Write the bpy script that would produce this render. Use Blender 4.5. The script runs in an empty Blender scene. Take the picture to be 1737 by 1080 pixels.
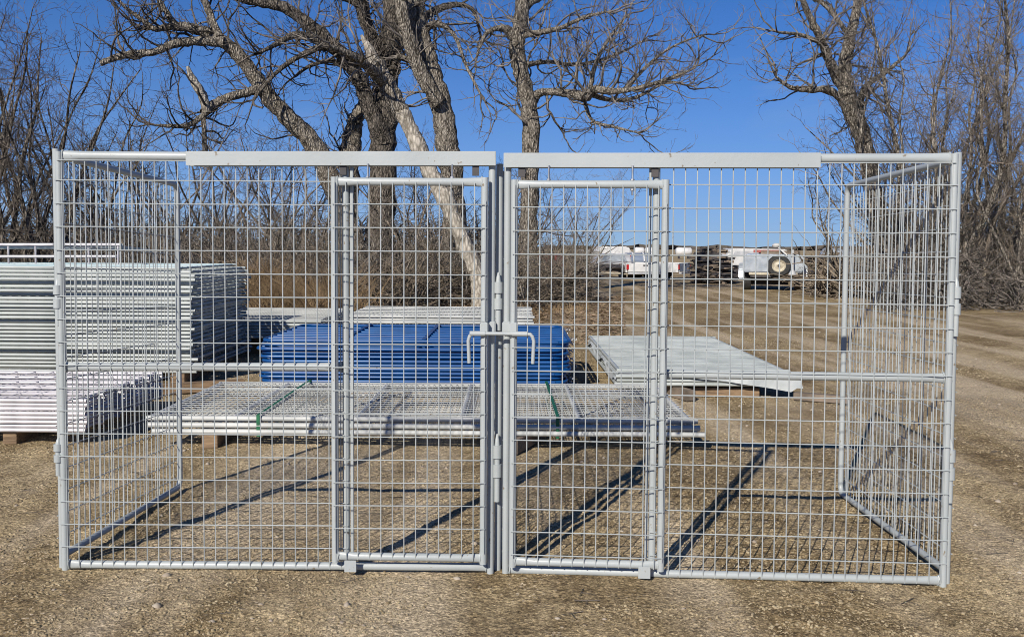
import bpy, math, random
import numpy as np
from mathutils import Vector, Matrix
R = math.radians
rng = random.Random(7)
nrng = np.random.default_rng(7)
scene = bpy.context.scene
C = scene.collection

# ------------------------------------------------------------------ camera
F, U0, V0, PITCH, ROLL, CAMH = 1640.0, 868.5, 498.0, R(2.8), R(0.35), 1.455
fwd = Vector((0, math.cos(PITCH), -math.sin(PITCH)))
rt0 = Vector((1, 0, 0)); up0 = rt0.cross(fwd)
rt = math.cos(ROLL)*rt0 + math.sin(ROLL)*up0
up = rt.cross(fwd)
cam = bpy.data.objects.new('camera', bpy.data.cameras.new('camera')); C.objects.link(cam)
cam.matrix_world = Matrix(((rt.x, up.x, -fwd.x, 0), (rt.y, up.y, -fwd.y, 0), (rt.z, up.z, -fwd.z, CAMH), (0, 0, 0, 1)))
cam.data.sensor_width = 36; cam.data.lens = 36*F/1737; cam.data.shift_y = -(540-V0)/1737
cam.data.clip_start = .05; cam.data.clip_end = 6000
scene.camera = cam
CP = Vector((0, 0, CAMH))
def ray(u, v): return fwd + (u-U0)/F*rt + (V0-v)/F*up
def P(u, v, Y):                                    # the point of the place seen there at distance Y
    d = ray(u, v); return CP + d*(Y/d.y)
def G(u, v, z=0):
    d = ray(u, v); return CP + d*((z-CAMH)/d.z)

# ------------------------------------------------------------------ world, sun, exposure
SUN_AZ, SUN_EL = R(24), R(30)                      # shadows fall away and to the right
w = bpy.data.worlds.new('World'); scene.world = w; w.use_nodes = True
nt = w.node_tree; nt.nodes.clear()
sky = nt.nodes.new('ShaderNodeTexSky'); sky.sky_type = 'NISHITA'; sky.sun_disc = False
sky.sun_elevation = SUN_EL; sky.sun_rotation = math.pi + SUN_AZ
sky.air_density = 1.0; sky.dust_density = 0.0; sky.ozone_density = 2.5; sky.altitude = 600
hs = nt.nodes.new('ShaderNodeHueSaturation'); hs.inputs['Saturation'].default_value = 1.25; hs.inputs['Value'].default_value = 1.0
tc = nt.nodes.new('ShaderNodeTexCoord'); mp = nt.nodes.new('ShaderNodeMapping'); mp.inputs['Scale'].default_value = (1.2, 1.2, 9)
nz = nt.nodes.new('ShaderNodeTexNoise'); nz.inputs['Scale'].default_value = 2.2; nz.inputs['Detail'].default_value = 6; nz.inputs['Distortion'].default_value = .6
cr = nt.nodes.new('ShaderNodeValToRGB'); cr.color_ramp.elements[0].position = .52; cr.color_ramp.elements[1].position = .85
cr.color_ramp.elements[0].color = (0, 0, 0, 1); cr.color_ramp.elements[1].color = (.3, .3, .3, 1)
mx = nt.nodes.new('ShaderNodeMix'); mx.data_type = 'RGBA'; mx.inputs[7].default_value = (5.5, 6.5, 7.5, 1)
bg = nt.nodes.new('ShaderNodeBackground'); bg.inputs['Strength'].default_value = .066
wo = nt.nodes.new('ShaderNodeOutputWorld')
L = nt.links.new
sx = nt.nodes.new('ShaderNodeSeparateXYZ'); cx = nt.nodes.new('ShaderNodeCombineXYZ'); L(tc.outputs['Generated'], sx.inputs[0])
ab = nt.nodes.new('ShaderNodeMath'); ab.operation = 'ABSOLUTE'; L(sx.outputs[2], ab.inputs[0])
za = nt.nodes.new('ShaderNodeMath'); za.operation = 'MULTIPLY_ADD'; za.inputs[1].default_value = .85; za.inputs[2].default_value = .20; L(ab.outputs[0], za.inputs[0])
L(sx.outputs[0], cx.inputs[0]); L(sx.outputs[1], cx.inputs[1]); L(za.outputs[0], cx.inputs[2]); L(cx.outputs[0], sky.inputs[0])
ze = nt.nodes.new('ShaderNodeMath'); ze.operation = 'MULTIPLY'; ze.inputs[1].default_value = -9; L(ab.outputs[0], ze.inputs[0])
zx = nt.nodes.new('ShaderNodeMath'); zx.operation = 'EXPONENT'; L(ze.outputs[0], zx.inputs[0])
zf = nt.nodes.new('ShaderNodeMath'); zf.operation = 'MULTIPLY'; zf.inputs[1].default_value = .95; L(zx.outputs[0], zf.inputs[0])
tn = nt.nodes.new('ShaderNodeMix'); tn.data_type = 'RGBA'; tn.blend_type = 'MULTIPLY'; tn.inputs[0].default_value = 1; tn.inputs[7].default_value = (.64, 1.24, 1.92, 1)
hz_ = nt.nodes.new('ShaderNodeMix'); hz_.data_type = 'RGBA'; hz_.inputs[7].default_value = (4.1, 6.1, 8.3, 1); L(zf.outputs[0], hz_.inputs[0])
L(tc.outputs['Generated'], mp.inputs[0]); L(mp.outputs[0], nz.inputs['Vector']); L(nz.outputs['Fac'], cr.inputs[0])
L(sky.outputs[0], hs.inputs['Color']); L(hs.outputs[0], tn.inputs[6]); L(tn.outputs[2], hz_.inputs[6]); zd = nt.nodes.new('ShaderNodeMath'); zd.operation = 'MULTIPLY_ADD'; zd.inputs[1].default_value = -.75; zd.inputs[2].default_value = 1.08; zd.use_clamp = False; L(ab.outputs[0], zd.inputs[0])
zm = nt.nodes.new('ShaderNodeMix'); zm.data_type = 'RGBA'; zm.blend_type = 'MULTIPLY'; zm.inputs[0].default_value = 1; L(hz_.outputs[2], zm.inputs[6]); L(zd.outputs[0], zm.inputs[7]); L(zm.outputs[2], mx.inputs[6]); L(cr.outputs[0], mx.inputs[0])
L(mx.outputs[2], bg.inputs['Color']); L(bg.outputs[0], wo.inputs[0])
sun = bpy.data.objects.new('sun', bpy.data.lights.new('sun', 'SUN')); C.objects.link(sun)
sun.data.energy = 5.0; sun.data.angle = R(.5); sun.data.color = (1, .93, .83)
sd = Vector((-math.sin(SUN_AZ)*math.cos(SUN_EL), -math.cos(SUN_AZ)*math.cos(SUN_EL), math.sin(SUN_EL)))
sun.rotation_euler = sd.to_track_quat('Z', 'Y').to_euler()
scene.view_settings.view_transform = 'Standard'; scene.view_settings.look = 'None'
scene.view_settings.exposure = 0.17; scene.view_settings.gamma = 1
scene.render.engine = 'CYCLES'; scene.cycles.filter_width = .95
scene.render.resolution_x = 1024; scene.render.resolution_y = 636

# ------------------------------------------------------------------ materials
def mat(name, c1, c2=None, scale=8, rough=.6, metal=0, bump=0, bscale=None, stretch=(1, 1, 1), lo=.35, hi=.65, spec=None, detail=6):
    m = bpy.data.materials.new(name); m.use_nodes = True; n = m.node_tree; b = n.nodes['Principled BSDF']
    b.inputs['Roughness'].default_value = rough; b.inputs['Metallic'].default_value = metal
    if spec is not None: b.inputs['Specular IOR Level'].default_value = spec
    t = n.nodes.new('ShaderNodeTexCoord'); mp = n.nodes.new('ShaderNodeMapping'); mp.inputs['Scale'].default_value = stretch
    n.links.new(t.outputs['Object'], mp.inputs[0])
    no = n.nodes.new('ShaderNodeTexNoise'); no.inputs['Scale'].default_value = scale; no.inputs['Detail'].default_value = detail
    n.links.new(mp.outputs[0], no.inputs['Vector'])
    r = n.nodes.new('ShaderNodeValToRGB'); r.color_ramp.elements[0].position = lo; r.color_ramp.elements[1].position = hi
    r.color_ramp.elements[0].color = (*c1, 1); r.color_ramp.elements[1].color = (*(c2 or c1), 1)
    n.links.new(no.outputs['Fac'], r.inputs[0]); n.links.new(r.outputs[0], b.inputs['Base Color'])
    if bump:
        nb = n.nodes.new('ShaderNodeTexNoise'); nb.inputs['Scale'].default_value = bscale or scale*3; nb.inputs['Detail'].default_value = 5
        n.links.new(mp.outputs[0], nb.inputs['Vector'])
        bp = n.nodes.new('ShaderNodeBump'); bp.inputs['Strength'].default_value = 1; bp.inputs['Distance'].default_value = bump
        n.links.new(nb.outputs['Fac'], bp.inputs['Height']); n.links.new(bp.outputs[0], b.inputs['Normal'])
    return m
M = {
 'paint': mat('grey_paint', (.325, .355, .358), (.37, .40, .402), 3, .42, 0, .0006, 60),
 'steel': mat('bolt_steel', (.35, .35, .35), (.5, .5, .5), 40, .35, .8),
 'stack': mat('panel_paint', (.29, .32, .31), (.44, .47, .455), 2.5, .42, .0, .0005, 50),
 'dusty': mat('dusty_panel', (.33, .345, .335), (.52, .53, .51), 2.5, .5),
 'galv': mat('galvanised', (.42, .41, .43), (.62, .60, .62), 6, .45, .15),
 'blue': mat('blue_paint', (.003, .048, .17), (.006, .074, .25), 4, .35),
 'bluewire': mat('blue_green_wire', (.28, .42, .46), (.5, .55, .55), 2, .5),
 'sheet': mat('film', (.36, .39, .39), (.47, .495, .49), 5, .45, 0, .008, 14),
 'wood': mat('weathered_wood', (.13, .085, .05), (.28, .19, .11), 6, .85, 0, .004, 20, (1, 8, 8)),
 'greywood': mat('grey_wood', (.10, .08, .06), (.24, .19, .145), 5, .9, 0, .004, 18),
 'strap': mat('green_strap', (.006, .08, .035), (.012, .13, .055), 20, .5),
 'white': mat('white_paint', (.52, .52, .51), (.64, .64, .63), 3, .4),
 'white2': mat('dull_white', (.34, .35, .37), (.5, .51, .53), 3, .45),
 'black': mat('rubber', (.012, .012, .013), (.03, .03, .03), 10, .75),
 'dark': mat('dark_metal', (.02, .02, .025), (.07, .06, .06), 6, .6),
 'red': mat('red_lamp', (.35, .01, .01), (.45, .02, .02), 6, .3),
 'redpaint': mat('faded_red', (.22, .04, .035), (.32, .07, .06), 4, .5),
 'navy': mat('navy', (.015, .025, .08), (.03, .05, .14), 4, .4),
 'bluegrey': mat('blue_grey_tank', (.16, .2, .28), (.25, .3, .38), 3, .4, .2),
 'silver': mat('silver_body', (.30, .34, .38), (.5, .54, .57), 3, .3, .35, .01, 3),
 'glass': mat('glass', (.03, .04, .05), (.05, .06, .07), 3, .1),
 'cream': mat('cream_rim', (.34, .30, .22), (.5, .46, .36), 20, .5),
 'shed': mat('grey_shed', (.22, .22, .21), (.32, .32, .31), 3, .7),
 'hill': mat('far_trees', (.045, .04, .035), (.10, .085, .07), .05, .95),
}
def bark(name, c1, c2, sc=7, bd=.05):
    m = bpy.data.materials.new(name); m.use_nodes = True; n = m.node_tree; b = n.nodes['Principled BSDF']; b.inputs['Roughness'].default_value = .9
    b.inputs['Specular IOR Level'].default_value = .15
    t = n.nodes.new('ShaderNodeTexCoord'); mp = n.nodes.new('ShaderNodeMapping'); mp.inputs['Scale'].default_value = (1, 1, .32)
    n.links.new(t.outputs['Object'], mp.inputs[0])
    no = n.nodes.new('ShaderNodeTexNoise'); no.inputs['Scale'].default_value = sc; no.inputs['Detail'].default_value = 8; no.inputs['Distortion'].default_value = .8
    n.links.new(mp.outputs[0], no.inputs['Vector'])
    vo = n.nodes.new('ShaderNodeTexVoronoi'); vo.feature = 'DISTANCE_TO_EDGE'; vo.inputs['Scale'].default_value = sc*1.7
    n.links.new(mp.outputs[0], vo.inputs['Vector'])
    ma = n.nodes.new('ShaderNodeMath'); ma.operation = 'MULTIPLY_ADD'; ma.inputs[1].default_value = 1.1; n.links.new(vo.outputs[0], ma.inputs[0]); n.links.new(no.outputs['Fac'], ma.inputs[2])
    r = n.nodes.new('ShaderNodeValToRGB'); r.color_ramp.elements[0].position = .45; r.color_ramp.elements[1].position = .95
    r.color_ramp.elements[0].color = (*c1, 1); r.color_ramp.elements[1].color = (*c2, 1)
    n.links.new(ma.outputs[0], r.inputs[0]); n.links.new(r.outputs[0], b.inputs['Base Color'])
    bp = n.nodes.new('ShaderNodeBump'); bp.inputs['Distance'].default_value = bd; n.links.new(ma.outputs[0], bp.inputs['Height']); n.links.new(bp.outputs[0], b.inputs['Normal'])
    return m
_n = M['paint'].node_tree; _b = _n.nodes['Principled BSDF']; _src = _b.inputs['Base Color'].links[0].from_socket
_t = _n.nodes.new('ShaderNodeTexCoord'); _q = _n.nodes.new('ShaderNodeTexNoise'); _q.inputs['Scale'].default_value = 38; _q.inputs['Detail'].default_value = 3; _n.links.new(_t.outputs['Object'], _q.inputs['Vector'])
_r = _n.nodes.new('ShaderNodeValToRGB'); _r.color_ramp.elements[0].position = .70; _r.color_ramp.elements[1].position = .74; _n.links.new(_q.outputs['Fac'], _r.inputs[0])
_m = _n.nodes.new('ShaderNodeMix'); _m.data_type = 'RGBA'; _m.inputs[7].default_value = (.20, .17, .13, 1); _n.links.new(_r.outputs[0], _m.inputs[0]); _n.links.new(_src, _m.inputs[6]); _n.links.new(_m.outputs[2], _b.inputs['Base Color'])
M['bark'] = bark('bark', (.045, .038, .03), (.40, .36, .30), 12, .06)
M['barkdark'] = bark('bark_dark', (.022, .019, .016), (.24, .21, .175), 12, .06)
M['polebark'] = bark('pole_bark', (.07, .055, .042), (.34, .29, .23), 12, .03)
M['deadwood'] = bark('dead_wood', (.17, .15, .12), (.50, .46, .39), 8, .03)
M['twig'] = mat('twig', (.05, .043, .037), (.27, .24, .21), 3, .9, spec=.15)
M['twigdark'] = mat('twig_dark', (.025, .022, .019), (.17, .145, .125), 3, .9, spec=.15)
M['twigtan'] = mat('twig_tan', (.10, .08, .058), (.30, .25, .19), 3, .9, spec=.15)
M['grass'] = mat('dry_grass', (.12, .08, .042), (.32, .23, .135), 2, .9, spec=.1)

def ground_mat():
    m = bpy.data.materials.new('dirt_and_gravel'); m.use_nodes = True; n = m.node_tree; b = n.nodes['Principled BSDF']
    b.inputs['Roughness'].default_value = .95; b.inputs['Specular IOR Level'].default_value = .12
    N = n.nodes.new; K = n.links.new
    t = N('ShaderNodeTexCoord')
    def noise(sc, det=6, dist=0, stretch=None):
        o = N('ShaderNodeTexNoise'); o.inputs['Scale'].default_value = sc; o.inputs['Detail'].default_value = det; o.inputs['Distortion'].default_value = dist
        if stretch:
            q = N('ShaderNodeMapping'); q.inputs['Scale'].default_value = stretch; q.inputs['Rotation'].default_value = (0, 0, R(11)); K(t.outputs['Object'], q.inputs[0]); K(q.outputs[0], o.inputs['Vector'])
        else: K(t.outputs['Object'], o.inputs['Vector'])
        return o
    def ramp(src, a, c, p0, p1):
        r = N('ShaderNodeValToRGB'); r.color_ramp.elements[0].position = p0; r.color_ramp.elements[1].position = p1
        r.color_ramp.elements[0].color = (*a, 1); r.color_ramp.elements[1].color = (*c, 1); K(src, r.inputs[0]); return r
    def mix(f, a, c, typ='MIX'):
        q = N('ShaderNodeMix'); q.data_type = 'RGBA'; q.blend_type = typ
        if isinstance(f, float): q.inputs[0].default_value = f
        else: K(f, q.inputs[0])
        for i, s in ((6, a), (7, c)):
            if isinstance(s, tuple): q.inputs[i].default_value = (*s, 1)
            else: K(s, q.inputs[i])
        return q.outputs[2]
    big = noise(.55, 5, .5)
    base = ramp(big.outputs['Fac'], (.19, .147, .086), (.345, .285, .185), .36, .64).outputs[0]
    bl = noise(3.1, 7, 1.2); br = ramp(bl.outputs['Fac'], (.78, .75, .70), (1.22, 1.22, 1.2), .38, .62).outputs[0]; base = mix(1.0, base, br, 'MULTIPLY')
    fine = noise(45, 8)
    fr = ramp(fine.outputs['Fac'], (.62, .60, .58), (1.30, 1.29, 1.27), .36, .66).outputs[0]
    c = mix(1.0, base, fr, 'MULTIPLY')
    fl = noise(140, 5); flr = ramp(fl.outputs['Fac'], (.72, .71, .69), (1.25, 1.24, 1.22), .38, .64).outputs[0]; c = mix(1.0, c, flr, 'MULTIPLY')
    vo = N('ShaderNodeTexVoronoi'); vo.inputs['Scale'].default_value = 55; K(t.outputs['Object'], vo.inputs['Vector'])
    vr = ramp(vo.outputs['Color'], (0, 0, 0), (1, 1, 1), .70, .78).outputs[0]
    vd = ramp(vo.outputs['Distance'], (1, 1, 1), (0, 0, 0), .30, .42).outputs[0]
    med = noise(2.3, 4); mr = ramp(med.outputs['Fac'], (.08, .08, .08), (1, 1, 1), .47, .62).outputs[0]
    k = mix(1.0, vr, vd, 'MULTIPLY'); k = mix(1.0, k, mr, 'MULTIPLY')
    c = mix(k, c, (.50, .42, .31))
    # pale dusty road sweeping to the right, tyre polished streaks
    rd = noise(1.0, 6, .3, (1.5, .11, 1)); rr = ramp(rd.outputs['Fac'], (0, 0, 0), (.8, .8, .8), .47, .62).outputs[0]
    c = mix(rr, c, mix(1.0, (.46, .39, .285), flr, 'MULTIPLY'))
    dk = noise(.35, 5, .8); dr = ramp(dk.outputs['Fac'], (0, 0, 0), (.55, .55, .55), .55, .70).outputs[0]; c = mix(dr, c, mix(1.0, (.19, .155, .11), flr, 'MULTIPLY'))
    for sc_, lo_, hi_ in ((95, .62, 1.45), (210, .70, 1.35)):
        gv_ = N('ShaderNodeTexVoronoi'); gv_.inputs['Scale'].default_value = sc_; K(t.outputs['Object'], gv_.inputs['Vector'])
        sp_ = N('ShaderNodeSeparateColor'); K(gv_.outputs['Color'], sp_.inputs[0])
        gr_ = ramp(sp_.outputs[0], (lo_, lo_*.985, lo_*.96), (hi_, hi_*.99, hi_*.975), .05, .98).outputs[0]; c = mix(1.0, c, gr_, 'MULTIPLY')
    K(c, b.inputs['Base Color'])
    hb = N('ShaderNodeMath'); hb.operation = 'MULTIPLY_ADD'; K(fine.outputs['Fac'], hb.inputs[0]); hb.inputs[1].default_value = 1.2
    hv = N('ShaderNodeMath'); hv.operation = 'MULTIPLY'; K(vo.outputs['Distance'], hv.inputs[0]); hv.inputs[1].default_value = -.9; K(hv.outputs[0], hb.inputs[2])
    bp = N('ShaderNodeBump'); bp.inputs['Distance'].default_value = .0035; K(hb.outputs[0], bp.inputs['Height'])
    b2 = N('ShaderNodeBump'); b2.inputs['Distance'].default_value = .010; n2 = noise(14, 8); K(n2.outputs['Fac'], b2.inputs['Height']); K(b2.outputs[0], bp.inputs['Normal'])
    K(bp.outputs[0], b.inputs['Normal'])
    return m

# ------------------------------------------------------------------ mesh helpers
class MB:
    def __init__(s): s.v = []; s.f = []
    def box(s, c, d, rz=0, rx=0, ry=0):
        m = Matrix.Rotation(rz, 3, 'Z') @ Matrix.Rotation(ry, 3, 'Y') @ Matrix.Rotation(rx, 3, 'X'); b = len(s.v); c = Vector(c)
        for k in ((-1,-1,-1),(1,-1,-1),(1,1,-1),(-1,1,-1),(-1,-1,1),(1,-1,1),(1,1,1),(-1,1,1)):
            s.v.append(c + m @ Vector((k[0]*d[0]/2, k[1]*d[1]/2, k[2]*d[2]/2)))
        for q in ((3,2,1,0),(4,5,6,7),(0,1,5,4),(1,2,6,5),(2,3,7,6),(3,0,4,7)): s.f.append([b+i for i in q])
        return s
    def tube(s, pts, r, n=8, cap=True):
        pts = [Vector(p) for p in pts]; rs = r if isinstance(r, (list, tuple)) else [r]*len(pts)
        b = len(s.v); N = len(pts); T = []
        for i in range(N):
            a = pts[max(i-1, 0)]; c = pts[min(i+1, N-1)]; T.append((c-a).normalized())
        x = T[0].orthogonal().normalized()
        for i in range(N):
            x = (x - T[i]*x.dot(T[i]));  x = x.normalized() if x.length > 1e-6 else T[i].orthogonal().normalized(); y = T[i].cross(x)
            sc = 1.0
            if 0 < i < N-1:
                d1 = (pts[i]-pts[i-1]).normalized(); cs = max(.5, d1.dot(T[i])); sc = 1/cs if cs < .999 else 1
            for k in range(n):
                a = 2*math.pi*k/n; s.v.append(pts[i] + (x*math.cos(a)+y*math.sin(a))*rs[i]*min(sc, 1.1))
        for i in range(N-1):
            for k in range(n):
                a = b+i*n+k; c = b+i*n+(k+1) % n; s.f.append([a, c, c+n, a+n])
        if cap: s.f.append([b+k for k in range(n)][::-1]); s.f.append([b+(N-1)*n+k for k in range(n)])
        return s
    def prism(s, prof, axis, a, b2):                # profile points (p, q) swept along an axis
        b = len(s.v); n = len(prof)
        for t in (a, b2):
            for p, q in prof: s.v.append(Vector({'x': (t, p, q), 'y': (p, t, q), 'z': (p, q, t)}[axis]))
        s.f.append([b+i for i in range(n)]); s.f.append([b+n+i for i in range(n)][::-1])
        for i in range(n): j = (i+1) % n; s.f.append([b+j, b+i, b+n+i, b+n+j])
        return s
    def build(s, name, m, parent=None, smooth=False, bevel=0, fix=True):
        me = bpy.data.meshes.new(name); me.from_pydata([tuple(v) for v in s.v], [], s.f)
        if smooth: me.polygons.foreach_set('use_smooth', [True]*len(me.polygons))
        me.materials.append(M[m] if isinstance(m, str) else m); me.update()
        if smooth: me.set_sharp_from_angle(angle=R(50))
        if fix or bevel:
            import bmesh
            b = bmesh.new(); b.from_mesh(me); 
            if bevel: bmesh.ops.bevel(b, geom=[e for e in b.edges if len(e.link_faces) == 2 and e.calc_face_angle(0) > .5], offset=bevel, segments=2, affect='EDGES')
            bmesh.ops.recalc_face_normals(b, faces=b.faces); b.to_mesh(me); b.free()
        o = bpy.data.objects.new(name, me); C.objects.link(o)
        if parent: o.parent = parent
        return o
def tag(o, label=None, cat=None, group=None, kind=None):
    if label: o['label'] = label
    if cat: o['category'] = cat
    if group: o['group'] = group
    if kind: o['kind'] = kind
    return o
def empty(name, loc=(0, 0, 0), rz=0):
    o = bpy.data.objects.new(name, None); C.objects.link(o); o.location = loc; o.rotation_euler = (0, 0, rz); o.empty_display_size = .2
    return o
def copy_tree(o, parent=None):
    c = o.copy(); C.objects.link(c)
    if parent: c.parent = parent
    for ch in list(o.children): copy_tree(ch, c)
    return c
def np_mesh(name, V, Fq, m, parent=None, smooth=False):
    me = bpy.data.meshes.new(name); k = Fq.shape[1]
    me.vertices.add(len(V)); me.vertices.foreach_set('co', V.astype(np.float32).ravel())
    me.loops.add(Fq.size); me.loops.foreach_set('vertex_index', Fq.astype(np.int32).ravel())
    me.polygons.add(len(Fq)); me.polygons.foreach_set('loop_start', np.arange(0, Fq.size, k, dtype=np.int32))
    if smooth: me.polygons.foreach_set('use_smooth', np.ones(len(Fq), dtype=bool))
    me.materials.append(M[m] if isinstance(m, str) else m); me.update(calc_edges=True); me.validate()
    o = bpy.data.objects.new(name, me); C.objects.link(o)
    if parent: o.parent = parent
    return o
def seg_mesh(name, segs, m, parent=None, n=3):
    A = np.array(segs, dtype=float); p0, p1, r0, r1 = A[:, :3], A[:, 3:6], A[:, 6:7], A[:, 7:8]
    d = p1-p0; d /= np.maximum(np.linalg.norm(d, axis=1, keepdims=True), 1e-9)
    ref = np.where(np.abs(d[:, 2:3]) < .9, np.array([[0, 0, 1.]]), np.array([[1., 0, 0]]))
    x = np.cross(d, ref); x /= np.linalg.norm(x, axis=1, keepdims=True); y = np.cross(d, x)
    vs = []
    for (p, r) in ((p0, r0), (p1+d*r1*.5, r1)):
        for k in range(n):
            a = 2*math.pi*k/n; vs.append(p+(x*math.cos(a)+y*math.sin(a))*r)
    V = np.stack(vs, 1).reshape(-1, 3); b = np.arange(len(A))[:, None]*2*n
    Fq = np.stack([np.concatenate([b+k, b+(k+1) % n, b+n+(k+1) % n, b+n+k], 1) for k in range(n)], 1).reshape(-1, 4)
    return np_mesh(name, V, Fq, m, parent, True)

# ------------------------------------------------------------------ ground
def vnoise(x, y, seed):
    g = np.random.default_rng(seed).random((256, 256)); xi = np.floor(x).astype(int); yi = np.floor(y).astype(int)
    fx = x-xi; fy = y-yi; fx = fx*fx*(3-2*fx); fy = fy*fy*(3-2*fy)
    a = g[xi % 256, yi % 256]; b = g[(xi+1) % 256, yi % 256]; c = g[xi % 256, (yi+1) % 256]; d = g[(xi+1) % 256, (yi+1) % 256]
    return (a*(1-fx)+b*fx)*(1-fy)+(c*(1-fx)+d*fx)*fy-.5
def height(x, y):
    x = np.asarray(x, float); y = np.asarray(y, float); far = np.clip(np.hypot(x, y)/9, 1, 30)
    cl = np.clip(vnoise(x*1.6, y*1.6, 11)*2+.5, .12, 1); h = .015*vnoise(x*1.1+9, y*1.1+4, 1) + .016*vnoise(x*4+3, y*4+7, 2)/far**.5 + cl*(.012*vnoise(x*13+3, y*13, 3)/far + .009*vnoise(x*31+3, y*31, 4)/far)
    # ruts of wheels at the right
    s = (x-2.9-.16*(y-4)); 
    for k in (0, .55, 1.9, 2.5): h = h-.011*np.exp(-((s-k)/.16)**2)*(1+.5*vnoise(x*2, y*2, 8))
    return h-.004
def axis(lo, hi, core0, core1, st, g):
    a = list(np.arange(core0, core1, st)); s = st; p = core1
    while p < hi: a.append(p); s *= g; p += s
    s = st; p = core0-st; pre = []
    while p > lo: pre.append(p); s *= g; p -= s
    return np.array(pre[::-1]+a)
xs = axis(-2500, 2500, -3.2, 4.2, .024, 1.035); ys = axis(-60, 4000, 3.3, 9.5, .024, 1.022)
X, Y = np.meshgrid(xs, ys); Z = height(X, Y)
V = np.stack([X.ravel(), Y.ravel(), Z.ravel()], 1); nx, ny = len(xs), len(ys)
i = np.arange(nx-1)[None, :]+np.arange(ny-1)[:, None]*nx; Fq = np.stack([i, i+1, i+1+nx, i+nx], -1).reshape(-1, 4)
g = np_mesh('ground', V, Fq, ground_mat(), None, True); tag(g, 'tan dirt and gravel yard with wheel ruts', 'ground', kind='structure')

# loose stones
def stones(name, n, gen, m):
    base = np.array([(0,0,1),(.9,0,.3),(.28,.85,.3),(-.72,.53,.3),(-.72,-.53,.3),(.28,-.85,.3),(.72,.5,-.4),(-.28,.85,-.4),(-.9,0,-.4),(-.28,-.85,-.4),(.72,-.5,-.4)], float)
    fc = [(0,1,2),(0,2,3),(0,3,4),(0,4,5),(0,5,1),(1,6,2),(2,7,3),(3,8,4),(4,9,5),(5,10,1),(6,7,2),(7,8,3),(8,9,4),(9,10,5),(10,6,1)]
    p, r = gen(n); n = len(p); k = len(base)
    V = base[None]*(1+.35*(nrng.random((n, k, 1))-.5))*r[:, None, None]*np.stack([nrng.uniform(.7, 1.4, n), nrng.uniform(.7, 1.2, n), nrng.uniform(.45, .8, n)], 1)[:, None, :]
    a = nrng.random(n)*6.28; ca, sa = np.cos(a)[:, None], np.sin(a)[:, None]
    V = np.stack([V[..., 0]*ca-V[..., 1]*sa, V[..., 0]*sa+V[..., 1]*ca, V[..., 2]], -1)+p[:, None, :]
    Fq = (np.array(fc)[None]+np.arange(n)[:, None, None]*k).reshape(-1, 3)
    return np_mesh(name, V.reshape(-1, 3), Fq, m)
def gen1(n):
    y = 3.3+nrng.random(n)**1.3*13; x = (nrng.random(n)-.5)*1.25*y; k = vnoise(x*1.6+x*0, y*1.6, 11)*1.6+vnoise(x*5, y*5, 12)*.8+nrng.random(n)*.35; m_ = k > .06; x, y, k = x[m_], y[m_], k[m_]; n = len(x)
    r = .0018+.0062*nrng.random(n)**5+.003*np.clip(k, 0, 1)*nrng.random(n)**3; return np.stack([x, y, height(x, y)+r*.25], 1), r*(1+y*.03)
tag(stones('gravel', 170000, gen1, mat('stone', (.16, .122, .07), (.40, .33, .215), 16, .9, spec=.15)), 'loose gravel and small clods scattered over the dirt', 'gravel', kind='stuff')
def gen2(n):
    y = 3.5+nrng.random(n)*14; x = (nrng.random(n)-.5)*1.2*y; r = .010+.012*nrng.random(n)**3; return np.stack([x, y, height(x, y)+r*.1], 1), r
tag(stones('stones', 420, gen2, mat('pale_stone', (.25, .20, .15), (.42, .37, .30), 9, .9, spec=.15)), 'larger pale stones lying on the dirt', 'stones', kind='stuff')

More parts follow.
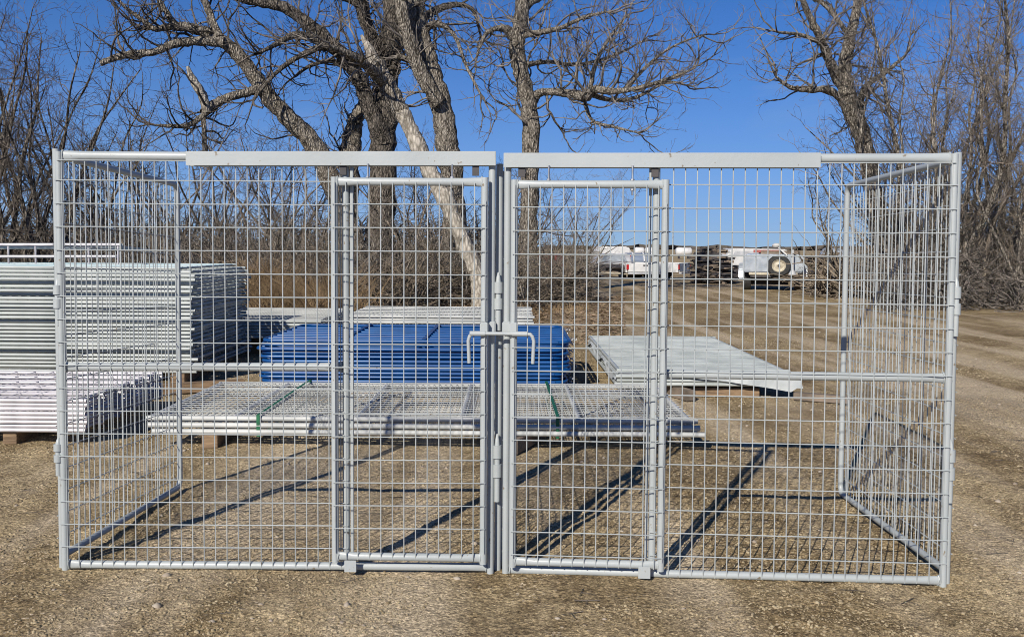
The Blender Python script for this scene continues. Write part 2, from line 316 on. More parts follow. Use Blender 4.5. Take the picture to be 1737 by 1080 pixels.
# ------------------------------------------------------------------ the kennel front: two framed panels with sliding doors
IN = .0254
def front_panel(name, label, A, B, postsm, door_us, hdr, midspan, handle_u, handle_dir, mid_v, bolts, foot_u):
    """A, B: (bottom point, height) of end posts.  Built in local x along the panel, y to the back, z up."""
    d = Vector((B.x-A.x, B.y-A.y, 0)); W = d.length; rz = math.atan2(d.y, d.x); root = empty(name, (A.x, A.y, A.z), rz)
    dz = (B.z-A.z)
    inv = Matrix.Rotation(-rz, 3, 'Z')
    def loc(u, v, yo=0):                            # a photographed point on the panel's own plane -> local x, z
        q = ray(u, v); nrm = Vector((-d.y, d.x, 0)).normalized(); o = Vector((A.x, A.y, 0)) + nrm*yo
        t = (o-CP).dot(nrm)/q.dot(nrm); p = CP+q*t - Vector(A); return inv @ p
    return root, loc, W
PR = .0158
def build_front(name, label, Abase, Bbase, left_u, hdr, doors, midspan, mid_v, mesh_u, bolts, foot_u, hand, top_v, bot_v, door_top, door_bot, mid_post_u, dm_first):
    root, loc, W = front_panel(name, label, Abase, Bbase, None, None, None, None, None, None, None, None, None)
    tag(root, label, 'kennel gate', 'grey kennel fronts with sliding doors')
    zt = [loc(u, v).z for u, v in top_v]; zb = [loc(u, v).z for u, v in bot_v]
    H = loc(*top_v[0]).z+.016
    topz = lambda x: zt[0]+(zt[1]-zt[0])*x/W
    botz = lambda x: zb[0]+(zb[1]-zb[0])*x/W
    for x, hh in ((0, topz(0)+.018), (W, topz(W)+.018)):
        zl = -.01 if x == 0 else -.01+(Bbase.z-Abase.z)
        if abs(x-left_u) < 1e9: MB().tube([(x, 0, zl-.02), (x, 0, hh)], PR, 14).build('post', 'paint', root, True)
    # rails with hammered flat ends
    def rail(x0, z0, x1, z1, r=.0185, yo=0, nm='rail', par=root, flat=True):
        mb = MB(); n = 14; xs_ = [0, .03, .07, .5, .93, .97, 1] if flat else [0, 1]
        b = len(mb.v)
        LL = x1-x0; xs2 = [x0, x0+.035, x0+.08, (x0+x1)/2, x1-.08, x1-.035, x1]; fl = [.45, .55, 1, 1, 1, .55, .45]
        for xx, q in zip(xs2, fl):
            zz = z0+(z1-z0)*(xx-x0)/LL
            for k in range(n):
                a = 2*math.pi*k/n; mb.v.append(Vector((xx, yo+math.cos(a)*r*q, zz+math.sin(a)*r*(1+.25*(1-q)))))
        for i_ in range(6):
            for k in range(n): a = i_*n+k; c = i_*n+(k+1) % n; mb.f.append([a, c, c+n, a+n])
        for xx in (x0+.004, x1-.004):                # weld bead
            zz = z0+(z1-z0)*(xx-x0)/LL; mb.tube([(xx+rng.uniform(-.002, .002), yo+math.cos(a)*r*.62, zz+math.sin(a)*r*1.22) for a in [q*math.pi/8 for q in range(17)]], [.0032*rng.uniform(.7, 1.4) for q in range(17)], 6)
        return mb.build(nm, 'paint', par, True)
    rail(PR, topz(0), W-PR, topz(W), r=.0198, nm='top_rail'); rail(PR, botz(0), W-PR, botz(W), .0175, nm='bottom_rail')
    # fixed post where the door closes
    mx_ = loc(mid_post_u, 600).x
    MB().tube([(mx_, .0, botz(mx_)), (mx_, 0, topz(mx_))], PR, 14).build('door_post', 'paint', root, True)
    sgn = -1 if handsign[name] < 0 else 1
    MB().box((mx_-sgn*.026, .004, (botz(mx_)+topz(mx_))/2), (.012, .02, topz(mx_)-botz(mx_)-.05)).build('door_stop', 'paint', root)
    x0, x1 = (0, mx_) if midspan[0] == 'L' else (mx_, W)
    zm0, zm1 = loc(*mid_v[0]).z, loc(*mid_v[1]).z
    rail(x0+PR, zm0, x1-PR, zm1, .0190, nm='middle_rail', yo=.002)
    # welded wire mesh: verticals each 2 in, horizontals each 4 in, laid on the front of the tubes
    mw = MB(); wr = .0026; yo = -.0165; k = 0
    xa = loc(*mesh_u[0]).x; step = .0508
    xx = xa
    while xx < (x1 if midspan[0] == 'R' else mx_)-.006:
        if xx > x0+.004: 
            j = rng.uniform(-.0012, .0012)
            mw.tube([(xx, yo, topz(xx)-.020), (xx+j, yo-.001, (topz(xx)+botz(xx))/2), (xx, yo-.0015, botz(xx)+.006), (xx, yo+.004, botz(xx)-.012+.0)], wr, 6)
        xx += step
    zz = loc(*mesh_u[1]).z; hz = []
    while zz > botz(0)+.03: hz.append(zz); zz -= .1016
    for zz in hz:
        mw.tube([(x0-.012+.0, yo-.0035, zz), ((x0+x1)/2, yo-.004+rng.uniform(-.001, .001), zz+rng.uniform(-.001, .001)), (x1+.010, yo-.0035, zz)], wr, 6)
    mw.tube([(x0, yo-.0035, topz(x0)-.0215), (x1, yo-.0035, topz(x1)-.0215)], wr, 6)
    mw.build('wire_mesh', 'paint', root, True)
    # header: folded steel cover over the door track
    ha, hb = loc(hdr[0], hdr[1], -.045), loc(hdr[2], hdr[3], -.045); hh = hdr[4]
    c = (ha+hb)/2; ang = math.atan2(hb.z-ha.z, hb.x-ha.x)
    hd = MB(); t = .0035; Wd = .055
    hd.box((c.x, -.045-Wd/2+.035, c.z), (hb.x-ha.x, t, hh), ry=-ang)
    hd.box((c.x, -.045-Wd/2+.035+Wd/2, c.z+hh/2-t/2), (hb.x-ha.x, Wd-t*1.2, t), ry=-ang)
    hd.box((c.x, -.045+Wd/2+.035, c.z), (hb.x-ha.x, t, hh), ry=-ang)
    hd.build('track_cover', 'paint', root, bevel=.0012)
    # sliding door
    dy = -.048
    sl, sr = [loc(u, 620, dy).x for u in doors]
    dt0, dt1 = loc(*door_top[0], dy).z, loc(*door_top[1], dy).z; db0, db1 = loc(*door_bot[0], dy).z, loc(*door_bot[1], dy).z
    door = MB().tube([(sl, dy, db0-.026), (sl, dy, dt0+.020)], PR, 14).build('sliding_door', 'paint', root, True)
    MB().tube([(sr, dy, db1-.026), (sr, dy, dt1+.020)], PR, 14).build('stile', 'paint', door, True)
    rail(sl+PR*.6, dt0, sr-PR*.6, dt1, .0175, dy, 'door_rail', door); rail(sl+PR*.6, db0, sr-PR*.6, db1, .0175, dy, 'door_rail', door)
    dm = MB(); x = loc(*dm_first[0], dy).x; yy = dy-.0165
    while x < sr-.012:
        if x > sl+.01: dm.tube([(x, yy, dt0-.002), (x+rng.uniform(-.0015, .0015), yy-.001, (dt0+db0)/2), (x, yy-.0015, db0+.006), (x-.001, yy+.004, db0-.014)], wr, 6)
        x += step
    z = loc(*dm_first[1], dy).z
    while z > db0+.03:
        dz_ = (dt1-dt0)*.5
        dm.tube([(sl-.006, yy-.004, z), ((sl+sr)/2, yy-.004, z+dz_/2+rng.uniform(-.001, .001)), (sr+.006, yy-.004, z+dz_), (sr+.010, yy+.004, z+dz_)], wr, 6); z -= .1016
    dm.tube([(sl+.004, yy-.004, dt0-.004+.002), (sl+.004, yy-.004, db0+.02)], wr*.8, 5); dm.tube([(sr+.004, yy-.004, dt0-.08), (sr+.004, yy-.004, db0+.02)], wr*.8, 5)
    dm.build('door_mesh', 'paint', door, True)
    for u, long in bolts:
        b = loc(u, 292, dy).x; mb = MB().tube([(b, dy, (dt0-.045 if long else dt0)), (b, dy, c.z-hh/2+.008)], .0042, 8)
        mb.tube([(b, dy, dt0+.017), (b, dy, dt0+.024)], .0095, 6)
        if long: mb.tube([(b, dy, dt0-.026), (b, dy, dt0-.018)], .0095, 6)
        mb.build('hanger_bolt', 'steel', door, True)
    for u in doors:                                  # dark box standing in for the shade under the track cover
        b = loc(u+ (14 if u == doors[0] else -14), 290, -.02).x
        MB().box((b, -.02, c.z-hh/2-.012), (.030, .012, .055)).build('cover_shade_box', 'dark', door)
    # floor guide
    b = loc(*foot_u, -.07); MB().box((b.x, -.068, b.z), (.052, .003, .052)).box((b.x+.0245, -.052, b.z-.012), (.003, .030, .028)).build('door_guide', 'paint', root, bevel=.0008)
    # latch: rod through sleeves, handle bent down
    lz = loc(840, 565, dy).z; (hu0, hdirn) = hand; hx = loc(hu0, 565, dy-.03).x; edge = sr if hdirn > 0 else sl; ly = dy-.03
    far = edge+hdirn*(.10)
    pts = [(hx, ly, lz-.128), (hx-hdirn*.004, ly, lz-.03), (hx+hdirn*.002, ly, lz-.010), (hx+hdirn*.012, ly, lz), (hx+hdirn*.03, ly, lz+.001), (far, ly, lz+.001)]
    lt = MB().tube(pts, .0080, 10).build('latch_rod', 'paint', door, True)
    MB().tube([(edge-hdirn*.062, ly, lz+.001), (edge+hdirn*.005, ly, lz+.001)], .0112, 12).build('latch_sleeve', 'paint', lt, True)
    MB().box((edge, dy-.004, lz+.018), (.036, .046, .062)).build('latch_clamp', 'paint', lt, bevel=.004)
    px = W if hdirn > 0 else 0
    MB().box((px, -.010, lz+.022), (.037, .052, .055)).build('latch_catch', 'paint', root, bevel=.004)
    # weld beads and chips
    return root
handsign = {'kennel_gate': -1}
YL, YC, YR = 4.27, 4.27, 4.13
A1 = P(111.5, 976, YL); B1 = P(831.5, 981, YC); A2 = P(857.5, 981, YC); B2 = P(1598.5, 1004, YR)
for q in (A1, B1, A2, B2): q.z = min(q.z, .03)
front_left = build_front('kennel_gate', 'grey mesh front left of centre, bent latch handle at the right edge of its door', A1, B1, 0,
    (314, 268.5, 841, 268.5, .062), (568, 821), 'L', ((119, 622), (560, 622)), ((112.5, 600), (120, 306)), ((624, 0), (767, 0)), (594, 960), (796, 1),
    ((111, 264), (830, 268)), ((111, 956), (830, 961)), ((568, 308), (821, 309)), ((568, 942), (821, 946)), 587, ((588, 620), (700, 347)))
handsign['kennel_gate'] = 1
front_right = build_front('kennel_gate', 'grey mesh front right of centre, bent latch handle at the left edge of its door', A2, B2, 0,
    (854, 271.5, 1393, 271.5, .063), (871, 1125), 'R', ((1130, 634), (1598, 641)), ((1138, 600), (1200, 314)), ((931, 0), (1073, 1)), (1093, 971), (904, -1),
    ((858, 270), (1608, 268)), ((858, 965), (1598, 984)), ((871, 313), (1125, 313)), ((871, 951), (1125, 958)), 1110, ((895, 620), (1000, 352)))

# side panels: one bent tube frame, mesh on one side, pin hinges at the front post
def side_panel(label, N0, F0, ztn, zbn, ztf, zbf, side, foot=True, near_square=True):
    d = Vector((F0.x-N0.x, F0.y-N0.y, 0)); Ln = d.length; root = empty('kennel_fence', (N0.x, N0.y, 0), math.atan2(d.y, d.x))
    tag(root, label, 'kennel fence', 'grey kennel side fences')
    r = PR
    MB().tube([(0, 0, -.02), (0, 0, ztn+.016)], r, 14).build('post', 'paint', root, True)
    rc = .05; pts = [(r*.5, 0, ztn-.012)]
    pts.append((Ln-rc, 0, ztf))
    for k in range(1, 6): a = k/6*math.pi/2; pts.append((Ln-rc+rc*math.sin(a), 0, ztf-rc+rc*math.cos(a)))
    pts.append((Ln, 0, ztf-rc)); pts.append((Ln, 0, zbf+rc))
    for k in range(1, 6): a = k/6*math.pi/2; pts.append((Ln-rc+rc*math.cos(a), 0, zbf+rc-rc*math.sin(a)))
    pts.append((Ln-rc, 0, zbf)); pts.append((r*.5, 0, zbn))
    MB().tube(pts, r, 14).build('tube_frame', 'paint', root, True)
    mw = MB(); x = .04; yo = side*(r+.0012)
    while x < Ln-.02:
        zt = ztn-.012+(ztf-ztn+.012)*x/Ln; zb = zbn+(zbf-zbn)*x/Ln; mw.tube([(x, yo, zt-.0), (x+rng.uniform(-.001, .001), yo, (zt+zb)/2), (x, yo, zb-.012)], .0026, 5); x += .0508
    k = 0
    while True:
        z0 = ztn-.10-k*.1016
        if z0 < zbn+.03: break
        mw.tube([(-.004, yo+side*.004, z0), (Ln/2, yo+side*.004, z0+(ztf-ztn)*.5), (Ln+.008, yo+side*.004, z0+(ztf-ztn))], .0026, 5); k += 1
    mw.build('wire_mesh', 'paint', root, True)
    return root
def pin_hinge(root, u, v0_, v1_, Y, flip=1, tip=True):
    """barrel sleeves with a tapering drop pin, given the photographed top and bottom rows"""
    a = P(u, v0_, Y); b = P(u, v1_, Y); inv = (Matrix.Translation(root.location) @ Matrix.Rotation(root.rotation_euler.z, 4, 'Z')).inverted()
    a = inv @ a; b = inv @ b; b = Vector((a.x, a.y, b.z)); h = a.z-b.z
    hg = MB().tube([(a.x, a.y, b.z), (a.x, a.y, b.z+h*.82), (a.x+.001, a.y, b.z+h*.92), (a.x+.006, a.y, b.z+h)], [.0125, .0125, .009, .004], 12).build('hinge_pin', 'paint', root, True)
    for q in (.46, .74): MB().tube([(a.x, a.y, b.z+h*(q-.095)), (a.x, a.y, b.z+h*(q+.095))], .0195, 14).build('hinge_barrel', 'paint', hg, True)
def zrow(u, v, Y): return P(u, v, Y).z
kf = 1.325
Yf = YL*kf; N0 = P(101, 600, YL+.03); F0 = P(303, 600, Yf)
left_side = side_panel('grey mesh side panel running back from the left end of the kennel', N0, F0, zrow(118, 258, YL), zrow(118, 945, YL)-.0, zrow(303, 313, Yf), zrow(303, 824, Yf), 1)
pin_hinge(left_side, 97.5, 470, 552, YL-.005); pin_hinge(left_side, 98.5, 742, 806, YL-.005)
Yr = YR*1.37; N0 = P(1615.5, 600, YR+.035); F0 = P(1431, 600, Yr)
right_side = side_panel('grey mesh side panel running back from the right end of the kennel', N0, F0, zrow(1625, 264, YR), zrow(1590, 972, YR), zrow(1437, 315, Yr), zrow(1425, 835, Yr), -1)
pin_hinge(right_side, 1623, 470, 570, YR+.01); pin_hinge(right_side, 1613.5, 745, 852, YR+.01)
Ym = YC*1.33; N0 = P(846, 600, YC+.045); F0 = P(853, 600, Ym)
mid_side = side_panel('grey mesh divider seen edge on in the gap between the two front panels', N0, F0, zrow(845, 283, YC), zrow(845, 965, YC), zrow(850, 313, Ym), zrow(850, 835, Ym), -1)
pin_hinge(mid_side, 845.5, 462, 560, YC+.0); pin_hinge(mid_side, 843.5, 736, 850, YC+.0)

# ------------------------------------------------------------------ stacks of panels
def wire_grid(mb, x0, x1, y0, y1, sx, sy, r, z=0):
    x = x0+sx/2
    while x < x1: mb.tube([(x, y0, z), (x, y1, z)], r, 4, False); x += sx
    y = y0+sy/2
    while y < y1: mb.tube([(x0, y, z+r*1.6), (x1, y, z+r*1.6)], r, 4, False); y += sy
def frame(mb, W, D, r, rc=.0, mids_x=(), mids_y=(), n=8):
    if rc:
        pts = []
        for cx, cy, a0 in ((W-rc, rc, -90), (W-rc, D-rc, 0), (rc, D-rc, 90), (rc, rc, 180)):
            for k in range(5): a = R(a0+k*22.5); pts.append((cx+rc*math.cos(a), cy+rc*math.sin(a), 0))
        pts.append(pts[0]); mb.tube(pts, r, n, False)
    else:
        mb.tube([(0, 0, 0), (W, 0, 0)], r, n, False); mb.tube([(0, D, 0), (W, D, 0)], r, n, False)
        mb.tube([(r, 0, 0), (r, D, 0)], r*.98, n, False); mb.tube([(W-.06, 0, 0), (W-.06, D, 0)], r*.98, n, False)
    for x in mids_x: mb.tube([(x, 0, 0), (x, D, 0)], r*.9, n, False)
    for y in mids_y: mb.tube([(0, y, 0), (W, y, 0)], r*.9, n, False)
def stack(proto, n, x, y, z, dz, labels, group, cat, jx=.02, jy=.02, jr=.0015, skewx=0):
    out = []
    for k in range(n):
        o = proto if k == 0 else copy_tree(proto)
        o.location = (x+rng.uniform(-jx, jx)+skewx*k, y+rng.uniform(-jy, jy), z+dz*(k+.5)); o.rotation_euler = (0, 0, rng.uniform(-jr, jr))
        tag(o, labels(k, n), cat, group); out.append(o)
    return out
def ordinal(k):
    names = ['lowest', 'second', 'third', 'fourth', 'fifth', 'sixth', 'seventh', 'eighth', 'ninth', 'tenth', 'eleventh', 'twelfth', 'thirteenth', 'fourteenth', 'fifteenth', 'sixteenth', 'seventeenth', 'eighteenth', 'nineteenth', 'twentieth', 'twenty-first', 'twenty-second', 'twenty-third', 'twenty-fourth', 'twenty-fifth', 'twenty-sixth', 'twenty-seventh', 'twenty-eighth', 'twenty-ninth', 'thirtieth']+['%d%s' % (q, {1: 'st', 2: 'nd', 3: 'rd'}.get(q % 10, 'th')) for q in range(31, 80)]
    return names[k]
def lab(what, where):
    def f(k, n):
        if k == n-1: return what+' topmost in '+where
        if k == 0: return what+' lowest in '+where
        return what+' '+ordinal(k)+' from the bottom of '+where
    return f
# tall stack, painted grey, left behind the kennel
W, D = 5.6, 2.05
def panel(name, W, D, r, fm, wm, sx, sy, wr, rc=0, mids_x=(), mids_y=(), n=8):
    e = empty(name); m = MB(); frame(m, W, D, r, rc, mids_x, mids_y, n); m.build('tube_frame', fm, e, True, fix=False)
    w_ = MB(); wire_grid(w_, r, W-r, r, D-r, sx, sy, wr, r*.5); w_.build('wire_mesh', wm, e, True, fix=False); return e
pt = panel('pipe_gate', W, D, .0168, 'stack', 'stack', .1016, .16, .003)
stack(pt, 27, -3.30-W, 10.0, .12, .0395, lab('grey pipe panel', 'the tall stack at left'), 'grey pipe panels in the tall left stack', 'livestock gate', .045, .05, .003)
# the one on top has blue green fine wire
tp = panel('wire_gate', W-.1, D, .014, 'stack', 'bluewire', .05, .16, .003); tp.location = (-3.34-W, 10.02, 1.205)
tag(tp, 'panel with pale teal wires lying on top of the tall stack', 'wire gate')
# rails standing on the tall stack
for (u0, u1, v, Yv, nm) in ((-60, 207, 415, 12.5, 'upper'), ):
    a = P(-140, 415, 11.0); b = P(206, 415, 11.0); c = P(-140, 435, 10.7); d = P(198, 435, 10.7)
    e = empty('pipe_gate', (a.x, a.y, 1.22)); 
    def lc(p): return Vector(p)-Vector(e.location)
    MB().tube([lc(a), lc(b)], .018, 8).build('rail', 'galv', e, True); MB().tube([lc(c), lc(d)], .016, 8).build('rail', 'galv', e, True)
    bb = P(206, 421, 11.9); MB().tube([lc(b), lc(bb)], .016, 8).build('rail', 'stack', e, True)
    a2 = P(-140, 421, 11.9); MB().tube([lc(a2), lc(bb)], .014, 8).build('rail', 'stack', e, True)
    m = MB()
    for k in range(26):
        x = a.x+(b.x-a.x)*k/25; m.tube([lc((x, a.y, a.z)), lc((x, 11.9, a2.z))], .004, 5)
    m.build('wire_mesh', 'bluewire', e, True)
    for u in (-90, 14, 60, 150, 200):
        t0 = P(u, 415, 11.0); MB().tube([lc(t0), lc((t0.x, t0.y, 1.225))], .010, 6).build('picket', 'galv', e, True)
    tag(e, 'shiny raised pipe gate lying on spacers on top of the tall stack', 'pipe gate')
# shiny low stack in front of it
W, D = 4.4, 1.5
pg = panel('pipe_gate', W, D, .0155, 'galv', 'galv', .16, .14, .004, mids_y=(.3, .6, .9, 1.2))
stack(pg, 8, -3.06-W, 6.92, .095, .031, lab('galvanised pipe panel', 'the low stack at far left'), 'galvanised panels in the low left stack', 'livestock gate', .012, .015, .003)
# blue gates
e = empty('pipe_gate'); W, D = 3.05, 1.85; m = MB(); frame(m, W, D, .0172, .12, (), (), 10); m.build('tube_frame', 'blue', e, True, fix=False)
for y in (.2, .38, .56, .76, .98, 1.22, 1.48): MB().tube([(.02, y, 0), (W-.02, y, 0)], .0165, 8, False).build('rail', 'blue', e, True, fix=False)
for x in (.8, 1.6, 2.4): MB().box((x, D/2, .020), (.04, D-.05, .006)).build('brace', 'blue', e, fix=False)
for y in (.35, D-.35):
    m = MB()
    for k in range(3):
        cx = W+.03+k*.02; m.tube([(cx+.014*math.cos(a*math.pi/4), y+.014*math.sin(a*math.pi/4)*(1 if k % 2 else .3), .014*math.sin(a*math.pi/4)*(.3 if k % 2 else 1)) for a in range(9)], .004, 5)
    m.build('chain', 'steel', e, True, fix=False)
stack(e, 12, -2.50, 9.55, .045, .0405, lab('blue tubular farm gate', 'the blue stack'), 'blue tube gates in one stack', 'farm gate', .035, .03, .006)
# low stack of dusty mesh panels in front
W, D = 3.95, 1.72
pl = panel('mesh_gate', W, D, .0195, 'dusty', 'dusty', .0508, .1016, .0028, mids_x=(.62, 1.5, 2.25, 3.1))
stack(pl, 3, -2.585, 6.88, .098, .0455, lab('dusty white mesh panel', 'the low stack behind the kennel'), 'dusty mesh panels on wood blocks', 'mesh gate', .05, .02, .004)
# white stack beyond the blue gates
W, D = 2.45, 1.7
pw = panel('mesh_gate', W, D, .018, 'dusty', 'dusty', .06, .3, .008)
stack(pw, 9, -2.16, 12.5, .20, .040, lab('white picket mesh panel', 'the stack beyond the blue gates'), 'white panels beyond the blue gates', 'mesh gate', .04, .03, .004)
W, D = 1.9, 2.4
pv = panel('mesh_gate', W, D, .018, 'stack', 'dusty', .045, .14, .004)
stack(pv, 6, -4.35, 12.3, .26, .040, lab('pale mesh panel', 'the small stack left of the blue gates'), 'pale panels left of the blue gates', 'mesh gate', .02, .02, .01)
# film wrapped pile on the right
W, D = 1.68, 3.45
pr_ = panel('mesh_gate', W, D, .019, 'stack', 'stack', .1, .12, .004)
stack(pr_, 3, 1.02, 9.32, .11, .039, lab('grey panel', 'the film covered pile at right'), 'panels under the film at right', 'mesh gate', .02, .02, .003)
cs = MB(); nx_, ny_ = 60, 70
gv = []
for j in range(ny_+1):
    for i_ in range(nx_+1):
        a, b = i_/nx_, j/ny_; x = .99+a*1.74; y = 9.30+b*3.5; z = .238+.006*math.sin(y*2*math.pi/.23)+.004*math.sin(x*9+y*3)+.003*math.sin(x*23-y*5)
        if a < .025: z -= .10*(.025-a)/.025*(.6+.5*math.sin(y*4)); x += .01
        if b < .02: z -= .03*(1-b/.02)
        if a > .975: z -= .05
        cs.v.append(Vector((x, y, z)))
for j in range(ny_):
    for i_ in range(nx_): q = j*(nx_+1)+i_; cs.f.append([q, q+1, q+nx_+2, q+nx_+1])
b0 = len(cs.v); n0 = len(cs.v)                        # loose flap hanging at the near right corner
for i_ in range(19):
    a = i_/18; x = 1.72+a*1.06; yb = 9.292-.012*math.sin(a*16)
    for t in (0, .33, .66, 1): cs.v.append(Vector((x+.04*t*a, yb-.01*t, .222-t*(.025+.15*a**1.3*(1-.35*(a > .93))))))
for i_ in range(18):
    for t in range(3): q = b0+i_*4+t; cs.f.append([q, q+4, q+5, q+1])
e = empty('mesh_gate', (1.02, 9.33, .262)); tag(e, 'grey gate with close set wires lying topmost on the film covered pile', 'mesh gate', 'panels under the film at right')
m = MB(); frame(m, W, D, .019); m.build('tube_frame', 'stack', e, True, fix=False)
m = MB(); y = .03
while y < D-.03:
    m.tube([(.02, y, .010), (W-.06, y, .010)], .0055, 4, False); y += rng.choice((.03, .03, .035, .05, .09))
for x in (.3, .62, .9, 1.2, 1.5): m.tube([(x, .02, 0), (x, D-.02, 0)], .006, 4, False)
m.build('wire_mesh', 'stack', e, True, fix=False)
tag(cs.build('plastic_film', 'sheet', None, True, fix=False), 'thin grey plastic film draped over the right pile, loose at the near corner', 'plastic film')

# timbers under the stacks
def timber(c, d, rz, label, m='wood'):
    tag(MB().box((0, 0, 0), d).build('wood_block', m, bevel=.004), label, 'wood block', 'wood blocks under the stacks').location = c
    o = C.objects[-1]; o.rotation_euler = (0, 0, rz)
timber((G(345, 762).x+.02, 7.12, .05), (.11, .55, .10), .05, 'wood block under the left end of the low mesh stack')
timber((G(893, 770).x, 7.02, .05), (.10, .65, .10), -.35, 'weathered wood block under the middle of the low mesh stack', 'greywood')
timber((G(12, 755).x, 7.25, .045), (.10, .6, .09), 0, 'wood block under the galvanised stack at far left')
timber((-3.5, 10.5, .06), (.14, 1.2, .12), .1, 'wood block under the tall stack near its right end')
timber((-3.1, 9.5, .05), (.9, .10, .10), .5, 'wood block on the dirt between tall stack and blue gates')
timber((2.0, 9.45, .045), (.85, .09, .085), -.06, 'pale board under the near edge of the film covered pile')
timber((1.62, 9.35, .05), (.10, .5, .10), .35, 'dark short block at the near left of the film covered pile', 'greywood')
timber((2.95, 9.15, .035), (.5, .09, .07), -.5, 'dark board poking out right of the film covered pile', 'greywood')
timber((-1.4, 9.9, .022), (.1, .9, .04), 0, 'thin board under the blue gates')
timber((-1.0, 13.0, .1), (1.6, .12, .2), 0, 'timber under the white panels beyond the blue gates')
timber((-3.4, 13.0, .125), (1.2, .12, .25), 0, 'timber under the small pale stack left of the blue gates')
for (u, sh, lb) in ((438, 0, 'green strap round the left part of the low mesh stack'), (946, -.02, 'green strap round the right part of the low mesh stack')):
    x = P(u, 720, 6.85).x; m = MB(); zt_, zb_ = .245, .088
    pts = [(x, 6.845, zb_), (x, 6.845, zt_), (x+sh, 8.64, zt_+.004), (x+sh, 8.64, zb_), (x, 6.845, zb_)]
    for a, b in zip(pts[:-1], pts[1:]):
        m.v += [Vector(a)+Vector((-.012, 0, 0)), Vector(a)+Vector((.012, 0, 0)), Vector(b)+Vector((.012, 0, 0)), Vector(b)+Vector((-.012, 0, 0))]; q = len(m.v); m.f.append([q-4, q-3, q-2, q-1])
    tag(m.build('strap', 'strap', fix=False), lb, 'strap', 'green straps')
    
# ------------------------------------------------------------------ trees
def catmull(pts, sub=5):
    out = []; n = len(pts)
    for i_ in range(n-1):
        p = [np.array(pts[max(0, min(n-1, i_+k))], float) for k in (-1, 0, 1, 2)]
        for s in range(sub):
            t = s/sub; out.append(.5*((2*p[1])+(-p[0]+p[2])*t+(2*p[0]-5*p[1]+4*p[2]-p[3])*t*t+(-p[0]+3*p[1]-3*p[2]+p[3])*t**3))
    out.append(np.array(pts[-1], float)); return out
def twig_grow(segs, p, d, Ln, r, lvl, rg, gnarl=.35, upb=.10, dens=1.0, maxl=3, step=.16):
    n = max(2, int(Ln/step)); st = Ln/n; px, py, pz = p; dx, dy, dz = d; rr = r; r_end = max(.0028, r*.22)
    nodes = []
    for k in range(n):
        dx += rg.gauss(0, gnarl); dy += rg.gauss(0, gnarl); dz += rg.gauss(0, gnarl)+upb
        l = math.sqrt(dx*dx+dy*dy+dz*dz) or 1; dx /= l; dy /= l; dz /= l
        r2 = r+(r_end-r)*(k+1)/n; q = (px+dx*st, py+dy*st, pz+dz*st)
        segs.append((px, py, pz, *q, rr, r2)); px, py, pz = q; rr = r2; nodes.append((q, (dx, dy, dz), r2, (k+1)/n))
    if lvl >= maxl: return
    nc = Ln*dens*(2.6 if lvl == 0 else 3.6)
    nc = int(nc)+(1 if rg.random() < nc-int(nc) else 0)
    for _ in range(nc):
        i_ = min(n-1, int((rg.random()**.8)*n)); q, dd, r2, t = nodes[i_]
        a = rg.gauss(0, 1), rg.gauss(0, 1), rg.gauss(0, 1); s = rg.uniform(.5, 1.0)
        nd = (dd[0]*.75+a[0]*s*.75, dd[1]*.75+a[1]*s*.75, dd[2]*.75+a[2]*s*.75+.1); l = math.sqrt(sum(c*c for c in nd)) or 1
        cl = Ln*rg.uniform(.28, .62)*(1.15-.55*t)
        if cl < .12: cl = .12
        twig_grow(segs, q, (nd[0]/l, nd[1]/l, nd[2]/l), cl, max(.0034, min(r2*.7, r*.55)), lvl+1, rg, gnarl, upb*.8, dens, maxl, step*.85)
def limb_mesh(mb, path, rg, n=12):
    """path: list of (x,y,z,r); resampled, roughened, connected"""
    c = catmull(path, 6); pts = []; rs = []
    for k, q in enumerate(c):
        j = q[3]*.10; pts.append((q[0]+rg.uniform(-j, j), q[1]+rg.uniform(-j, j), q[2]+rg.uniform(-j, j))); rs.append(max(.006, q[3]*.93*rg.uniform(.94, 1.06)))
    b = len(mb.v); mb.tube(pts, rs, n)
    for k in range(b, len(mb.v)):                    # lumpy bark
        kk = (k-b)//n; o = Vector(pts[min(kk, len(pts)-1)]); mb.v[k] = o+(mb.v[k]-o)*rg.uniform(.93, 1.08)
    return c
